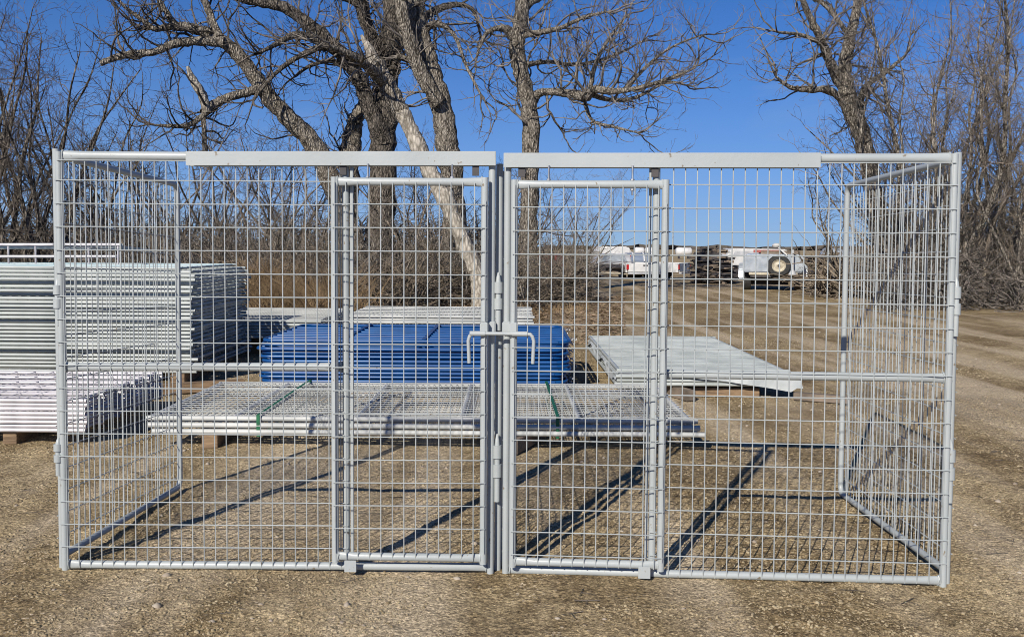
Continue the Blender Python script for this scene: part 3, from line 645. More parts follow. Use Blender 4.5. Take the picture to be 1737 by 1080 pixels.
def traced(limbs, Y, rg, name, label, dens=1.0, twl=1.6, bk='bark', tw='twig', grp=None, maxl=3, upb=.085, start_t=.25, gnarl=.25, first=0, tipr=1):
    root_uv = limbs[0][0]; base = P(root_uv[0], root_uv[1], Y); root = empty(name, (base.x, base.y, 0)); O = Vector((base.x, base.y, 0))
    tag(root, label, 'tree', grp)
    segs = []; mb = MB(); mbs = {}
    for li, lim in enumerate(limbs):
        opt = lim[-1] if isinstance(lim[-1], dict) else {}; pts = [q for q in lim if not isinstance(q, dict)]
        path = []; n = len(pts); y0, y1 = opt.get('y', (0, 0))
        for k, q in enumerate(pts):
            yy = Y+y0+(y1-y0)*k/max(1, n-1)+(opt.get('w', .0)*math.sin(k*1.7+li)); p = P(q[0], q[1], yy)-O; path.append((p.x, p.y, p.z, q[2]/2*yy/F))
        if li == 0: path[0] = (path[0][0], path[0][1], -.15, path[0][3]*1.15)
        key = opt.get('m', bk); mbs.setdefault(key, MB()); c = limb_mesh(mbs[key], path, rg)
        if opt.get('tw', 1) == 0: continue
        tot = 0; t0 = opt.get('t0', start_t if li == 0 else .1)
        for k in range(1, len(c)):
            dd = c[k][:3]-c[k-1][:3]; l = np.linalg.norm(dd); 
            if k/len(c) < t0: continue
            nb = l*3.6*dens*opt.get('tw', 1); nb = int(nb)+(rg.random() < nb-int(nb))
            for _ in range(nb):
                f = rg.random(); q = c[k-1][:3]+dd*f; v = np.array([rg.gauss(0, 1), rg.gauss(0, 1), rg.gauss(0, 1)]); dn = dd/l; v -= dn*v.dot(dn)*.8; v += dn*.5; v /= np.linalg.norm(v)
                r_ = c[k][3]; L_ = min(twl*rg.uniform(.35, 1.5), .7+r_*18)
                twig_grow(segs, tuple(q), tuple(v), L_, min(r_*.5, .012+L_*.014), 1 if L_ < .8 else 0, rg, gnarl, upb, 1.0, maxl)
        tip = c[-1]; dn = c[-1][:3]-c[-2][:3]; dn /= np.linalg.norm(dn)
        if opt.get('tip', 1) and tipr:
            for _ in range(3): 
                v = dn+np.array([rg.gauss(0, .35) for _ in range(3)]); v /= np.linalg.norm(v); twig_grow(segs, tuple(tip[:3]), tuple(v), twl*rg.uniform(.6, 1.2), min(tip[3], .03), 0, rg, gnarl, upb, 1.0, maxl)
    for kname, m_ in mbs.items(): m_.build({'deadwood': 'dead_trunk'}.get(kname, 'trunk'), kname, root, True, fix=False)
    if segs: seg_mesh('crown', segs, tw, root)
    return root
rg = random.Random(11)
T1 = [[(640,505,56),(645,400,50),(648,300,48),(650,230,46),(655,150,42),(662,80,38),(668,0,34),(672,-110,26), {'t0': .35}],
      [(650,240,34),(632,195,30),(612,140,27),(590,105,25),(556,72,27),(520,40,22),(480,12,20),(430,2,17),(380,-10,12),(330,-30,8), {'y': (-.2,-2), 't0': .2}],
      [(590,103,18),(540,70,16),(500,60,13),(470,75,9),(440,90,6), {'y': (-.8,-2.5)}],
      [(655,150,26),(625,110,20),(590,92,17),(555,78,14),(500,100,10),(462,130,7),(430,170,5), {'y': (-.5,-2.5)}],
      [(640,190,20),(600,130,12),(570,105,9),(530,110,7),(500,130,5), {'y': (-.3, -1.5)}],
      [(660,100,24),(690,60,20),(720,30,16),(760,10,12),(800,15,7),(815,60,4), {'y': (0,1)}],
      [(650,120,26),(630,60,24),(612,10,22),(600,-60,18), {'y': (-.1,-.8)}],
      [(612,10,14),(580,-5,12),(540,-20,10), {'y': (-.6,-1.4)}]]
traced(T1, 28.5, rg, 'bare_tree', 'thick dark trunked bare tree in the middle with limbs arching left', 1.15, 1.7, bk='barkdark', tw='twigdark')
T1b = [[(622,505,46),(600,420,42),(570,330,38),(535,250,35),(500,210,31),(460,170,29),(440,140,27),(410,100,25),(380,72,23),(340,52,19),(300,45,15),(262,50,10), {'t0': .3, 'y': (0,-2)}],
      [(380,72,20),(335,70,17),(300,74,15),(260,88,13),(225,92,14),(196,98,12),(170,108,10), {'y': (-1.6,-2.6), 'tip': 0}],
      [(372,66,17),(358,30,14),(345,-5,13),(335,-50,10), {'y': (-1.6,-1.2)}],
      [(300,50,12),(285,25,11),(270,0,9),(262,-40,7), {'y': (-1.8,-2.4)}],
      [(262,50,10),(235,30,8),(215,15,6),(190,-10,4), {'y': (-2,-2.4)}],
      [(442,150,17),(415,158,15),(380,168,16),(352,186,18),(346,192,14), {'y': (-1.2,-1.6), 'tip': 0}],
      [(350,190,16),(345,165,16),(330,140,15),(318,113,6), {'y': (-1.6,-1.7), 'm': 'deadwood', 'tip': 0, 'tw': .3}],
      [(345,190,9),(346,220,9),(348,260,9), {'y': (-1.6,-1.6), 'tw': .6, 'tip': 0}],
      [(350,192,12),(320,212,9),(290,214,7),(262,212,4), {'y': (-1.6,-2)}]]
traced(T1b, 28.0, rg, 'bare_tree', 'bare tree leaning far left with a long broken limb end against the sky', 1.2, 1.6, bk='bark', tw='twigdark')
T1c = [[(586,505,40),(590,400,38),(592,300,36),(596,240,34),(603,205,26),(614,178,18),(625,150,10), {'t0': .3}]]
traced(T1c, 29.5, rg, 'bare_tree', 'short stout bare trunk just left of the thick central tree', 1.3, 1.5, bk='bark', tw='twig')
T2 = [[(822,512,38),(813,487,31),(806,455,27),(792,425,30),(770,372,27),(756,338,31),(738,306,28),(712,254,31),(697,222,27),(682,192,31), {'y': (0,.6), 'tw': .0, 'm': 'deadwood', 'tip': 0}],
      [(682,192,30),(668,165,31),(652,138,32),(638,110,28), {'y': (.6,.8), 'tw': .5, 'm': 'bark', 'tip': 0}],
      [(640,116,24),(628,88,18),(613,60,5), {'y': (.8,.8), 'tw': 0, 'm': 'deadwood', 'tip': 0}],
      [(655,145,22),(630,118,18),(600,98,15),(560,80,10), {'y': (.7,-1)}]]
traced(T2, 21.5, rg, 'dead_tree', 'leaning dead trunk stripped to pale wood, broken top', 1.0, 1.4)
T3 = [[(778,505,46),(772,400,44),(766,300,43),(760,255,42),(750,190,40),(733,130,37),(716,70,33),(705,10,30),(700,-80,24), {'t0': .45}],
      [(745,175,26),(722,140,26),(700,90,26),(686,40,24),(676,-30,20), {'y': (-.4,-1)}],
      [(712,60,16),(740,40,11),(770,60,8),(790,110,6),(815,160,4), {'y': (0,-1.5)}],
      [(730,130,14),(700,105,12),(672,96,10), {'y': (0,-.6), 'tip': 0}]]
traced(T3, 28.0, rg, 'bare_tree', 'tall furrowed tree right of the leaning dead trunk', 1.1, 1.6, bk='bark')
T4 = [[(893,505,36),(897,400,33),(899,300,32),(901,215,31),(893,160,29),(882,115,27),(877,75,28),(884,30,26),(892,-50,20), {'t0': .35}],
      [(903,170,20),(915,158,14),(940,156,14),(970,160,15),(992,164,18),(1008,152,15),(1040,155,12),(1080,150,8),(1130,135,6),(1170,120,4), {'y': (0,-1.5)}],
      [(1000,160,10),(1040,170,8),(1080,165,6),(1130,140,5),(1165,145,3), {'y': (-.5,.5)}],
      [(1000,155,9),(1010,110,8),(1030,70,6),(1060,30,4), {'y': (-.5,.8)}],
      [(1060,152,7),(1100,110,6),(1140,80,4),(1190,60,3), {'y': (-1,-2)}],
      [(990,168,8),(1005,205,6),(1040,215,5),(1080,225,3), {'y': (-.5,-1)}],
      [(880,80,18),(862,52,15),(845,48,10),(825,58,8),(812,85,5),(806,110,3), {'y': (0,-.8)}],
      [(886,60,14),(915,55,11),(950,48,8),(990,30,6),(1030,20,4), {'y': (0,-1.5)}],
      [(890,10,14),(930,-10,10),(980,-30,8), {'y': (0,1)}],
      [(895,110,10),(930,105,8),(980,110,6),(1040,95,5),(1090,70,3), {'y': (0,1.5)}]]
traced(T4, 28.5, rg, 'bare_tree', 'bare tree with a long crooked limb reaching right over the open sky', 1.7, 1.9, bk='bark', tw='twig', upb=.13)
T5 = [[(1500,515,36),(1495,420,33),(1484,330,31),(1468,252,30),(1452,205,31),(1437,165,31),(1432,120,24),(1440,70,19),(1452,20,15),(1462,-60,10), {'t0': .4}],
      [(1432,150,22),(1412,115,18),(1396,75,14),(1372,25,12),(1352,-20,8), {'y': (0,-1)}],
      [(1428,170,14),(1405,152,12),(1372,153,10),(1340,148,8),(1316,130,4), {'y': (0,-1)}],
      [(1455,190,16),(1468,148,12),(1500,125,8),(1535,95,5), {'y': (0,1)}],
      [(1396,75,9),(1360,60,7),(1320,55,4), {'y': (-.5,-1.5)}],
      [(1440,60,9),(1400,10,7),(1360,-10,5), {'y': (.5,1)}]]
traced(T5, 27.0, rg, 'bare_tree', 'largest bare tree at right, standing behind the kennel right corner', 1.2, 1.7, bk='bark', upb=.08)

# scrub trees: three shapes, copied with parts
def scrub(name, H, nst, rg, bk, tw, dens=1.0, spread=.25, r0=.06, maxl=3, gn=.16, lean=.0):
    root = empty(name); segs = []; mb = MB()
    for s in range(nst):
        a = rg.random()*6.28; px, py = rg.uniform(-.1, .1)*nst*.6, rg.uniform(-.1, .1)*nst*.6; h = H*rg.uniform(.65, 1); r = r0*rg.uniform(.6, 1.1)
        dx, dy = math.cos(a)*spread*rg.random()+lean, math.sin(a)*spread*rg.random(); path = []; x, y, z = px, py, -.05; n = 7
        for k in range(n+1):
            path.append((x, y, z, r*(1-.8*k/n))); dx += rg.gauss(0, .11+gn*.35); dy += rg.gauss(0, .11+gn*.35); dx *= .93; dy *= .93; x += dx*h/n; y += dy*h/n; z += h/n
        c = limb_mesh(mb, path, rg, 7)
        for k in range(3, len(c)):
            t = k/len(c); dd = c[k][:3]-c[k-1][:3]; l = np.linalg.norm(dd); nb = l*2.2*dens*(.5+t); nb = int(nb)+(rg.random() < nb-int(nb))
            for _ in range(nb):
                ang = rg.random()*6.28; v = (math.cos(ang)*.8, math.sin(ang)*.8, rg.uniform(.1, 1.0)); q = c[k-1][:3]+dd*rg.random(); L_ = h*rg.uniform(.1, .27)*(1.25-.6*t)
                twig_grow(segs, tuple(q), v, L_, min(c[k][3]*.6, .004+L_*.010), 1, rg, gn, .07, dens, maxl, .16)
        twig_grow(segs, tuple(c[-1][:3]), (dx, dy, 1), h*.15, .008, 1, rg, gn, .07, dens, maxl)
    mb.build('trunk', bk, root, True, fix=False); seg_mesh('crown', segs, tw, root); return root
rg = random.Random(5)
protos = {'tall_a': scrub('young_tree', 8.5, 3, rg, 'bark', 'twig', 1.5, .22, .09, gn=.22), 'tall_b': scrub('young_tree', 7.5, 4, rg, 'bark', 'twigtan', 1.4, .32, .07, gn=.24),
          'dark_a': scrub('young_tree', 6.2, 6, rg, 'barkdark', 'twigdark', 1.5, .35, .075, gn=.26), 'dark_b': scrub('young_tree', 5.0, 5, rg, 'barkdark', 'twigdark', 1.6, .6, .055, gn=.32), 'mid_c': scrub('young_tree', 5.4, 4, rg, 'bark', 'twig', 1.7, .75, .06, gn=.36),
          'pole': scrub('sapling', 4.6, 2, rg, 'polebark', 'twigtan', 1.5, .5, .06, gn=.36), 'bush_a': scrub('bare_bush', 3.0, 14, rg, 'bark', 'twig', 1.15, .6, .03, gn=.26), 'bush_b': scrub('bare_bush', 2.4, 16, rg, 'bark', 'twigtan', 1.15, .75, .024, gn=.28)}
used = set(); planted = []
def plant(kind, u, Y, sc, label, group, szr=1):
    o = protos[kind] if kind not in used else copy_tree(protos[kind]); used.add(kind)
    x = P(u, 480, Y).x; o.location = (x, Y, 0); o.rotation_euler = (0, 0, rg.random()*6.28); o.scale = (sc*rg.uniform(.9, 1.1), sc, sc*szr)
    planted.append((label, u, o)); tag(o, label, 'bush' if kind.startswith('bush') else 'tree', group)
GA, GB, GC = 'young trees along the yard edge', 'dark scrub trees at left', 'bare bushes in the thicket'
for u, Y, s in ((-30,23,1.1),(22,22,1.12),(58,24.5,1.12),(92,22.5,.98),(130,26,.84),(-60,26,1.2)): plant('dark_a', u, Y, s, 'dense dark scrub tree at the far left edge', GB)
for u, Y, s in ((182,27,.95),(232,28,1.0),(285,26.5,1.0),(330,29,1.05),(390,27,1.0),(445,29.5,1.05),(500,30,1.0),(545,27,.85),(690,31,.9),(740,30,.85),(820,32,.8),(855,31,.8)): plant('dark_b' if rg.random() < .5 else 'mid_c', u, Y, s, 'low dark scrub tree in the thicket', GB)
for u, Y, s in ((1530,26,1.05),(1585,28,1.15),(1640,25,1.05),(1700,27,1.15),(1760,24,1.1),(1560,33,1.1)): plant('tall_a', u, Y, s, 'tall young bare tree at the right edge', GA)
for u, Y, s in ((1505,30,.85),(1612,24.5,.95),(1668,29,1.1),(1722,23.5,1.0)): plant('tall_b', u, Y, s, 'pale many stemmed bare tree at the right edge', GA)
for u, Y, s in ((1590,25,1.0),(1655,26,1.0),(1705,25.5,1.05),(1750,25,1.1),(1545,30,1.0),(1690,31,1.1)): plant('dark_b', u, Y, s, 'low dark scrub tree at the right edge', GB)
plant('tall_b', 985, 27.5, .5, 'small many stemmed tree right of the thicket, fanning over the sky', GA); plant('tall_b', 960, 29, .55, 'small many stemmed tree next to the thicket edge', GA)
plant('mid_c', 1412, 30, .85, 'small twiggy tree just left of the largest tree at right', GA)
for u, Y, s_ in ((205,25,.95),(262,24,.8),(318,26,1.0),(372,24.5,.85),(418,26.5,1.05),(468,25,.9),(512,26,1.0),(560,24.5,.8),(612,25.5,.7),(705,25.5,.95),(745,27,.8),(845,25.5,.8),(935,27,.6),(1000,27,.62),(1538,25,.95),(1600,26.5,1.2),(1630,25,1.0),(1682,24.5,1.2),(1728,26,1.1)): plant('pole', u, Y, s_, 'thin crooked pale stemmed sapling', 'pale saplings among the brush')
for k in range(34):
    u = 110+k*26.5+rg.uniform(-10, 10); Y = rg.uniform(19.5, 26); 
    if u > 900: Y = rg.uniform(24, 28)
    if 740 < u < 850: Y = rg.uniform(23, 27)
    plant('bush_a' if k % 2 else 'bush_b', u, Y, rg.uniform(.72, 1.0)*(.8 if u > 880 else 1), 'grey tangled bare bush in the thicket', GC)
for k in range(16):
    u = 1505+k*18+rg.uniform(-8, 8); plant('bush_a' if k % 2 else 'bush_b', u, rg.uniform(23.5, 28), rg.uniform(.6, .95), 'tangled bare bush at the right edge', GC)

byl = {}
for lb, u, o in planted: byl.setdefault(lb, []).append((u, o))
for lb, li in byl.items():
    if len(li) > 1:
        for k, (u, o) in enumerate(sorted(li, key=lambda q: q[0])): o['label'] = (ordinal(k) if k else 'first')+' from the left, '+lb
# tangle of fallen sticks and dry grass under the thicket
def tangle(name, n, gen, m, label, kind='stuff', cat='brush'):
    segs = []
    for _ in range(n):
        (x, y, z), L_, r_ = gen(); a = rg.random()*6.28; e = rg.uniform(-.15, 1.1)
        twig_grow(segs, (x, y, z), (math.cos(a), math.sin(a), e), L_, r_, 2, rg, .22, -.03, 1, 2, .2)
    return tag(seg_mesh(name, segs, m), label, cat, kind=kind)
def edgeY(u): return 19.5+max(0, (u-560))*.012
def gbr():
    u = rg.uniform(120, 985); Y = edgeY(u)+abs(rg.gauss(0, 3))+(2.2 if 700 < u < 850 else 0); x = P(u, 480, Y).x; return (x, Y, rg.random()**2*1.0), rg.uniform(.5, 1.9), rg.uniform(.006, .026)
tangle('undergrowth', 3000, gbr, 'twig', 'grey undergrowth of twigs and fallen sticks under the trees')
def gbr2():
    u = rg.uniform(380, 985); Y = edgeY(u)+abs(rg.gauss(0, 2.5))-1+(2.2 if 720 < u < 850 else 0); x = P(u, 480, Y).x; return (x, Y, rg.random()**2*.9), rg.uniform(.4, 1.5), rg.uniform(.006, .016)
tangle('undergrowth', 4200, gbr2, 'twigtan', 'tan undergrowth of dry stems under the trees')
def gbr3():
    u = rg.uniform(1490, 1790); Y = 22.5+abs(rg.gauss(0, 3)); x = P(u, 480, Y).x; return (x, Y, rg.random()**2*1.2), rg.uniform(.5, 1.6), rg.uniform(.007, .018)
tangle('undergrowth', 1300, gbr3, 'twig', 'undergrowth of sticks along the right edge of the yard')
def gback():
    u = rg.uniform(-80, 900); Y = rg.uniform(29, 36); x = P(u, 480, Y).x; return (x, Y, rg.random()**1.6*1.9), rg.uniform(1, 2.4), rg.uniform(.012, .03)
tangle('undergrowth', 3400, gback, 'twigdark', 'dark far thicket seen between the trunks')
def gback2():
    u = rg.uniform(1500, 1850); Y = rg.uniform(29, 36); x = P(u, 480, Y).x; return (x, Y, rg.random()**1.6*1.9), rg.uniform(1, 2.4), rg.uniform(.012, .03)
tangle('undergrowth', 2200, gback2, 'twigdark', 'dark far thicket behind the right hand trees')
# dry grass clumps
segs = []
for _ in range(20000):
    k = rg.random()
    if k < .6: u = rg.gauss(485, 50); Y = rg.uniform(15.5, 20)
    elif k < .7: u = rg.uniform(560, 1000); Y = edgeY(u)-rg.uniform(0, 3)
    else: u = rg.uniform(120, 560); Y = rg.uniform(17, 22)
    x = P(u, 480, Y).x; h = (.2+.7*rg.random()**1.6)*(1+.5*math.sin(x*2.3)*math.sin(x*5.1+1))*(1 if k < .6 else .22); a, b = rg.gauss(0, .25), rg.gauss(0, .25)
    segs.append((x, Y, 0, x+a*h*.5, Y+b*h*.5, h*.6, .006, .005)); segs.append((x+a*h*.5, Y+b*h*.5, h*.6, x+a*h*1.6, Y+b*h*1.6, h, .005, .002))
tag(seg_mesh('dry_grass', segs, 'grass'), 'tall dry tan grass at the foot of the thicket', 'grass', kind='stuff')
segs = []
for _ in range(170):
    Y = rng.uniform(3.6, 13); x = rng.uniform(-.58, .58)*Y; a = rng.random()*6.28; h = float(height(np.array([x]), np.array([Y]))[0])+.005; l = rng.uniform(.03, .12)
    segs.append((x, Y, h, x+math.cos(a)*l, Y+math.sin(a)*l, h+rng.uniform(0, .008), .0022, .0014)); segs.append((x+math.cos(a)*l*.5, Y+math.sin(a)*l*.5, h+.002, x+math.cos(a+.7)*l*.9, Y+math.sin(a+.7)*l*.9, h+.006, .0014, .001))
tag(seg_mesh('twigs', segs, 'twigdark'), 'small broken twigs scattered on the dirt', 'twigs', kind='stuff')
# leaf litter
n = 30000; u = nrng.uniform(-100, 1060, n); Yl = 14+nrng.random(n)**.8*14; x = (u-U0)/F*Yl; s = nrng.uniform(.02, .05, n); a = nrng.random(n)*6.28; t_ = nrng.normal(0, .5, (n, 2))
q = np.stack([np.stack([x+np.cos(a+k*1.57)*s, Yl+np.sin(a+k*1.57)*s*.6, height(x, Yl)+.012+nrng.random(n)*.02+(k-1.5)*s*.3*t_[:, 0]], 1) for k in range(4)], 1).reshape(-1, 3)
tag(np_mesh('leaf_litter', q, np.arange(4*n).reshape(-1, 4), mat('litter', (.13, .085, .05), (.33, .24, .15), 1.5, .9)), 'dead leaves and chips on the ground before the thicket', 'leaves', kind='stuff')

# ------------------------------------------------------------------ vehicles and yard things far behind
def wheel(root, c, r, wd, ax, rim='cream'):
    t = MB(); n = 24; a_ = Vector(ax).normalized(); x_ = a_.orthogonal().normalized(); y_ = a_.cross(x_); c = Vector(c)
    prof = [(-.5, .60), (-.5, .93), (-.36, 1), (.36, 1), (.5, .93), (.5, .60)]
    for p, q in prof:
        for k in range(n): b = 2*math.pi*k/n; t.v.append(c+a_*p*wd+(x_*math.cos(b)+y_*math.sin(b))*q*r)
    for i_ in range(6):
        for k in range(n): j = (i_+1) % 6; t.f.append([i_*n+k, i_*n+(k+1) % n, j*n+(k+1) % n, j*n+k])
    ty = t.build('wheel', 'black', root, True)
    m = MB(); prof = [(-.42, .60), (-.46, .56), (-.30, .50), (-.22, .34), (-.34, .22), (-.36, .001), (.42, .001), (.46, .6)]; 
    for p, q in prof:
        for k in range(n): b = 2*math.pi*k/n; m.v.append(c+a_*p*wd+(x_*math.cos(b)+y_*math.sin(b))*q*r)
    for i_ in range(7):
        for k in range(n): m.f.append([i_*n+k, i_*n+(k+1) % n, (i_+1)*n+(k+1) % n, (i_+1)*n+k])
    m.build('rim', rim, ty, True)
    MB().tube([c-a_*wd*.42, c-a_*wd*.2], r*.13, 10).build('hub', 'dark', ty, True)
    return ty
def at(u, Y): return P(u, 480, Y).x
# bed trailer with the spare wheel
Yt = 33.0; e = empty('bed_trailer', (at(1311, Yt), Yt, 0), R(-14)); W = 2.0; e.scale = (1, 1, .93)
b = MB(); prof = [(-1.0, .62), (-.98, 1.20), (-.93, 1.30), (.93, 1.30), (.98, 1.20), (1.0, .62)]
b.prism([(-.98, .66), (-1.02, .8), (-1.0, 1.18), (-.9, 1.34), (.9, 1.34), (1.0, 1.18), (1.02, .8), (.98, .66)], 'y', 0, 2.3); b.build('body', 'silver', e, bevel=.04)
for s in (-1, 1):
    f = MB(); f.prism([(0.55, .42), (.6, .75), (.85, .98), (1.35, .98), (1.6, .75), (1.65, .42), (1.5, .45), (1.4, .72), (.85, .75), (.7, .45)], 'x', s*.98, s*1.16); f.build('fender', 'silver', e, bevel=.03)
    wheel(e, (s*.86, .75, .37), .37, .26, (s*-1, 0, 0), 'white2')
MB().box((0, -.03, .62), (1.6, .05, .10)).build('bumper', 'cream', e, bevel=.01)
MB().box((0, .75, .37), (1.6, .12, .12)).box((-.1, 1.5, .33), (1.3, .7, .3)).build('axle_and_shade_block', 'dark', e); MB().box((0, 1.1, .55), (1.5, 2.2, .14)).build('chassis', 'dark', e)  # real axle, plus a dark block standing in for the shadow under the body
wheel(e, (.18, -.18, .92), .39, .24, (0, 1, 0), 'cream')
MB().tube([(.62, -.25, 1.5), (.63, -.25, .75)], .05, 10).tube([(.63, -.25, .78), (.63, -.25, .60)], [.05, .15], 10).build('jack', 'white2', e, True)
MB().tube([(.12, .2, 1.62), (.45, -.1, 1.30)], .03, 8).build('strut', 'white', e, True)
MB().tube([(.10, .2, 1.60), (.10, .2, 1.66), (.10, .2, 1.74)], [.13, .16, .08], 12).build('lamp_cap', 'white', e, True)
MB().box((.2, 0.6, 1.40), (1.3, .8, .12), rz=.1).build('cargo', 'greywood', e); MB().box((-.2, 0.4, 1.44), (.9, .3, .10), rz=-.1).build('cargo', 'redpaint', e)
tag(e, 'silver truck bed trailer with spare wheel on its front', 'trailer')
# white van body beyond
Yv = 44; e = empty('camper_van', (at(1276, Yv), Yv, 0), R(8)); b = MB()
b.prism([(-1.15, .75), (-1.2, 1.0), (-1.12, 1.28), (-1.0, 1.42), (1.0, 1.42), (1.08, 1.2), (1.1, .75)], 'x', -.1, .1)
b = MB().prism([(-1.1, .62), (-1.25, .8), (-1.2, 1.1), (-1.05, 1.36), (-.9, 1.43), (1.6, 1.40), (1.8, 1.2), (1.85, .62)], 'y', 0, 1.8); b.build('body', 'white', e, bevel=.05)
MB().prism([(-.95, 1.1), (-.85, 1.3), (.9, 1.28), (.9, 1.1)], 'y', -.012, .01).build('window', 'white2', e)
MB().box((.2, .9, .42), (2.6, 1.6, .40)).build('chassis', 'navy', e, bevel=.03)
for x in (-.75, 1.2): wheel(e, (x, .12, .35), .35, .2, (0, 1, 0), 'dark')
MB().tube([(-1.22, .1, .9), (-1.3, .0, 1.0)], .08, 8).build('mirror', 'dark', e)
tag(e, 'white rounded camper body on a dark blue chassis', 'camper')
# two pickup beds
def bed(x, Y, rz, label, col, tail):
    e = empty('pickup_bed', (x, Y, -.03), rz); e.scale = (1, 1, .68)
    arch = [(.0, .5), (0, 1.12), (2.3, 1.16), (2.3, .5), (1.65, .5), (1.58, .78), (1.35, .9), (1.05, .9), (.82, .78), (.75, .5)]
    for s in (-.85, .81): MB().prism(arch, 'y', s, s+.06).build('side_panel', col, e, bevel=.01)
    MB().box((1.15, 0, .62), (2.2, 1.6, .06)).build('floor', 'dark', e); MB().box((2.27, 0, .85), (.06, 1.6, .6)).build('bulkhead', col, e)
    tg = MB().box((-.02, 0, .83), (.05, 1.56, .58)).build('tailgate', tail, e, bevel=.012); MB().box((-.05, 0, .98), (.03, .2, .08)).build('handle', 'dark', tg)
    for s in (-1, 1): MB().box((-.03, s*.81, .86), (.05, .11, .34)).build('tail_lamp', 'red', e, bevel=.01)
    MB().box((-.08, 0, .45), (.14, 1.6, .12)).build('bumper', 'white2', e, bevel=.02)
    for s in (-1, 1): wheel(e, (1.2, s*.76, .36), .36, .22, (0, -s, 0), 'white2')
    tag(e, label, 'pickup bed', 'white pickup beds')
bed(at(1160, 45), 45, R(152), 'white pickup bed with silver tailgate beside the scrap pile', 'white', 'silver')
bed(at(1094, 43.5), 43.5, R(97), 'white pickup bed seen from behind with flat white tailgate', 'white', 'white')
# stripped truck, tank with hoops, camper, shed
e = empty('stripped_truck', (at(1043, 44), 44, 0), R(6)); e.scale = (1, 1, .72)
MB().prism([(-.9, .9), (-.8, 1.05), (-.55, 1.5), (-.35, 1.6), (.65, 1.6), (.8, 1.45), (.85, .9)], 'y', .3, 1.8).build('cab', 'white2', e, bevel=.04)
MB().prism([(-.62, 1.1), (-.45, 1.48), (.5, 1.48), (.62, 1.1)], 'y', .27, .31).build('windscreen', 'silver', e)
MB().box((0, .2, .7), (1.5, .7, .4)).tube([(-.5, -.3, .75), (.5, -.3, .75)], .12, 8).tube([(-.3, -.4, .5), (-.2, -.2, .95)], .07, 8).tube([(.3, -.35, .5), (.2, -.25, 1.0)], .09, 8).build('engine', 'dark', e)
for s in (-1, 1): wheel(e, (s*.8, .1, .36), .36, .24, (-s, 0, 0), 'dark')
MB().box((-.5, -.5, .38), (1.3, .12, .10)).box((.75, -.5, .34), (.9, .12, .08)).build('bumper', 'cream', e, bevel=.01)
MB().box((.80, .6, 1.35), (.14, .05, .34)).build('tail_lamp', 'red', e)
tag(e, 'stripped white truck with its engine bare', 'truck')
e = empty('tank_trailer', (at(1078, 46), 46, 0), R(4)); e.scale = (1, 1, .74)
MB().tube([(-.55, 0, 1.1), (-.5, 0, 1.1), (.55, 0, 1.1), (.6, 0, 1.1)], [.3, .5, .5, .3], 20).build('tank', 'bluegrey', e, True)
for x in (-.2, .3, .7): MB().tube([(x, -.56*math.cos(a*math.pi/6), 1.08+.56*math.sin(a*math.pi/6)) for a in range(7)]+[(x, .56, .5)], .035, 6).build('hoop', 'white', e, True)
MB().box((.1, 0, .52), (1.7, 1.0, .12)).build('chassis', 'dark', e)
for x in (-.1, .55): wheel(e, (x, -.6, .36), .36, .2, (0, 1, 0), 'white2')
tag(e, 'dark blue grey tank with white hoops on a trailer', 'tank trailer')
e = empty('camper_trailer', (at(1041, 50), 50, 0), R(5))
MB().prism([(-.88, 1.05), (-.88, 1.35), (-.7, 1.48), (.7, 1.48), (.88, 1.35), (.88, 1.05)], 'y', 0, 2.2).build('roof', 'white', e, bevel=.06)
MB().box((-.1, 1.1, .75), (1.6, 2.0, .62)).build('body', 'white', e, bevel=.04); MB().box((-.1, 1.1, .4), (1.4, 1.9, .1)).build('chassis', 'dark', e)
for s in (-1, 1): wheel(e, (s*.7, 1, .3), .3, .2, (-s, 0, 0), 'white2')
tag(e, 'white camper trailer with rounded roof behind the stripped truck', 'camper')
e = empty('shed', (at(1001, 47), 47, 0), R(3)); MB().box((0, .6, .62), (.75, 1.2, 1.24)).build('wall', 'shed', e); MB().box((0, .6, 1.28), (.85, 1.3, .06)).build('roof', 'white2', e); MB().box((.1, -.012, .55), (.35, .03, 1.0)).build('door', 'shed', e)
tag(e, 'small plain grey shed left of the vehicles', 'shed')
e = empty('farm_trailer', (at(915, 42), 42, 0), R(5)); MB().box((0, .5, .85), (2.2, 1.2, .5)).build('body', 'redpaint', e, bevel=.03); MB().box((0, .5, .55), (2.5, .9, .08)).build('chassis', 'dark', e)
for x in (-.7, .7): wheel(e, (x, -.1, .33), .33, .2, (0, 1, 0), 'dark')
tag(e, 'faded red farm trailer half hidden by the brush', 'trailer')
for k, (u, w_, v, Y, lb) in enumerate(((1084, 16, 423, 130, 'left one of the far white tanks on the field'), (1101, 15, 423, 130, 'middle one of the far white tanks on the field'), (1159, 27, 423, 120, 'long far white tank right of the kennel door post'))):
    Lh = w_*Y/F/2; e = empty('storage_tank', (at(u, Y), Y, 0), R(3)); z = .95
    MB().tube([(-Lh, 0, z), (-Lh+.15, 0, z), (Lh-.15, 0, z), (Lh, 0, z)], [.35, .5, .5, .35], 16).build('tank', 'white', e, True)
    for s in (-.6, .6): MB().box((s*Lh, 0, .25), (.15, .7, .5)).build('leg', 'dark', e)
    tag(e, lb, 'storage tank', 'white tanks on the far field')
e = empty('storage_tank', (at(1418, 46), 46, 0), R(5)); MB().tube([(-.75, 0, 1.05), (-.6, 0, 1.05), (.6, 0, 1.05), (.75, 0, 1.05)], [.25, .42, .42, .25], 16).build('tank', 'silver', e, True)
for s in (-.45, .45): MB().box((s, 0, .35), (.12, .6, .7)).build('leg', 'dark', e)
tag(e, 'dull grey tank behind the brush pile at right', 'storage tank')
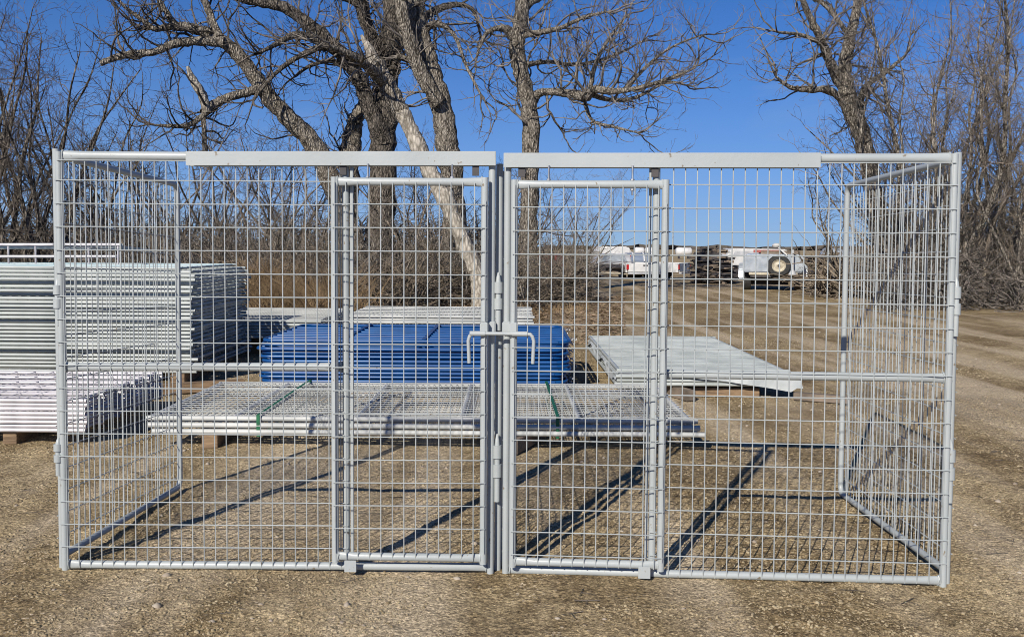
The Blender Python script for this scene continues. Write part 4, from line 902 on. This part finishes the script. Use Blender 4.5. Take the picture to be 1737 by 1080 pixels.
# scrap wood heaps
def heap(u0, u1, Y, H, n, label, m, m2, seed, L0=1.6):
    r2 = random.Random(seed)
    for mm, nn in ((m, n), (m2, n//2)):
        mb = MB()
        for _ in range(nn):
            u = r2.uniform(u0, u1); t = (u-u0)/(u1-u0); hh = H*(1-abs(2*t-1)**3*.6); z = r2.random()*hh; y = Y+r2.uniform(-.8, .8)*(1.2-z/H)
            mb.box((at(u, y), y, z+.05), (r2.uniform(.4, 1)*L0, r2.uniform(.08, .3), r2.uniform(.03, .10)), rz=r2.gauss(0, .5), ry=r2.gauss(0, .10))
        tag(mb.build('scrap_wood', mm), label, 'scrap pile', kind='stuff')
heap(1186, 1230, 40, 1.38, 190, 'heap of weathered scrap boards and logs left of the trailer', 'greywood', 'dark', 3, 1.1)
heap(1366, 1440, 38, 1.15, 170, 'dark scrap heap behind the trailer at right', 'dark', 'greywood', 4, 1.2)
heap(1262, 1300, 47, .6, 40, 'low scrap between trailer and camper', 'dark', 'navy', 5, 1)
# root and branch pile at the right
def gpile():
    u = rg.gauss(1432, 24); Y = rg.uniform(28.5, 32); return (at(u, Y), Y, rg.random()**2*.45), rg.uniform(.6, 2.6), rg.uniform(.015, .05)
tangle('branch_pile', 300, gpile, 'twigtan', 'pile of dead branches and roots beside the trailer', cat='branch pile')
# far field and tree line
fm = MB(); 
xs_ = np.linspace(-1500, 1500, 700); hV = []; 
for k, x in enumerate(xs_):
    h = 3.2+2.4*float(vnoise(np.array([x*.05]), np.array([3.]), 21)[0])+2.4*rg.random()*(1 if rg.random() < .4 else .3); h *= .6; hV += [(x, 640+rg.uniform(-8, 8), -1), (x, 640+rg.uniform(-8, 8), max(.8, h)), (x, 665, max(.8, h*.8)), (x, 665, -1)]
hF = []
for k in range(len(xs_)-1):
    for j in range(3): q = k*4+j; hF.append([q, q+4, q+5, q+1])
tag(np_mesh('tree_line', np.array(hV), np.array(hF), 'hill'), 'low dark line of far trees on the horizon', 'tree line', kind='stuff')
fld = MB()
fld.v = [Vector(p) for p in ((-60, 75, .03), (160, 75, .03), (420, 480, .03), (-420, 480, .03))]; fld.f = [[0, 1, 2, 3]]
tag(fld.build('field', mat('stubble', (.26, .19, .09), (.36, .28, .14), .2, .95), fix=False), 'tan stubble field beyond the vehicles', 'field', kind='structure')
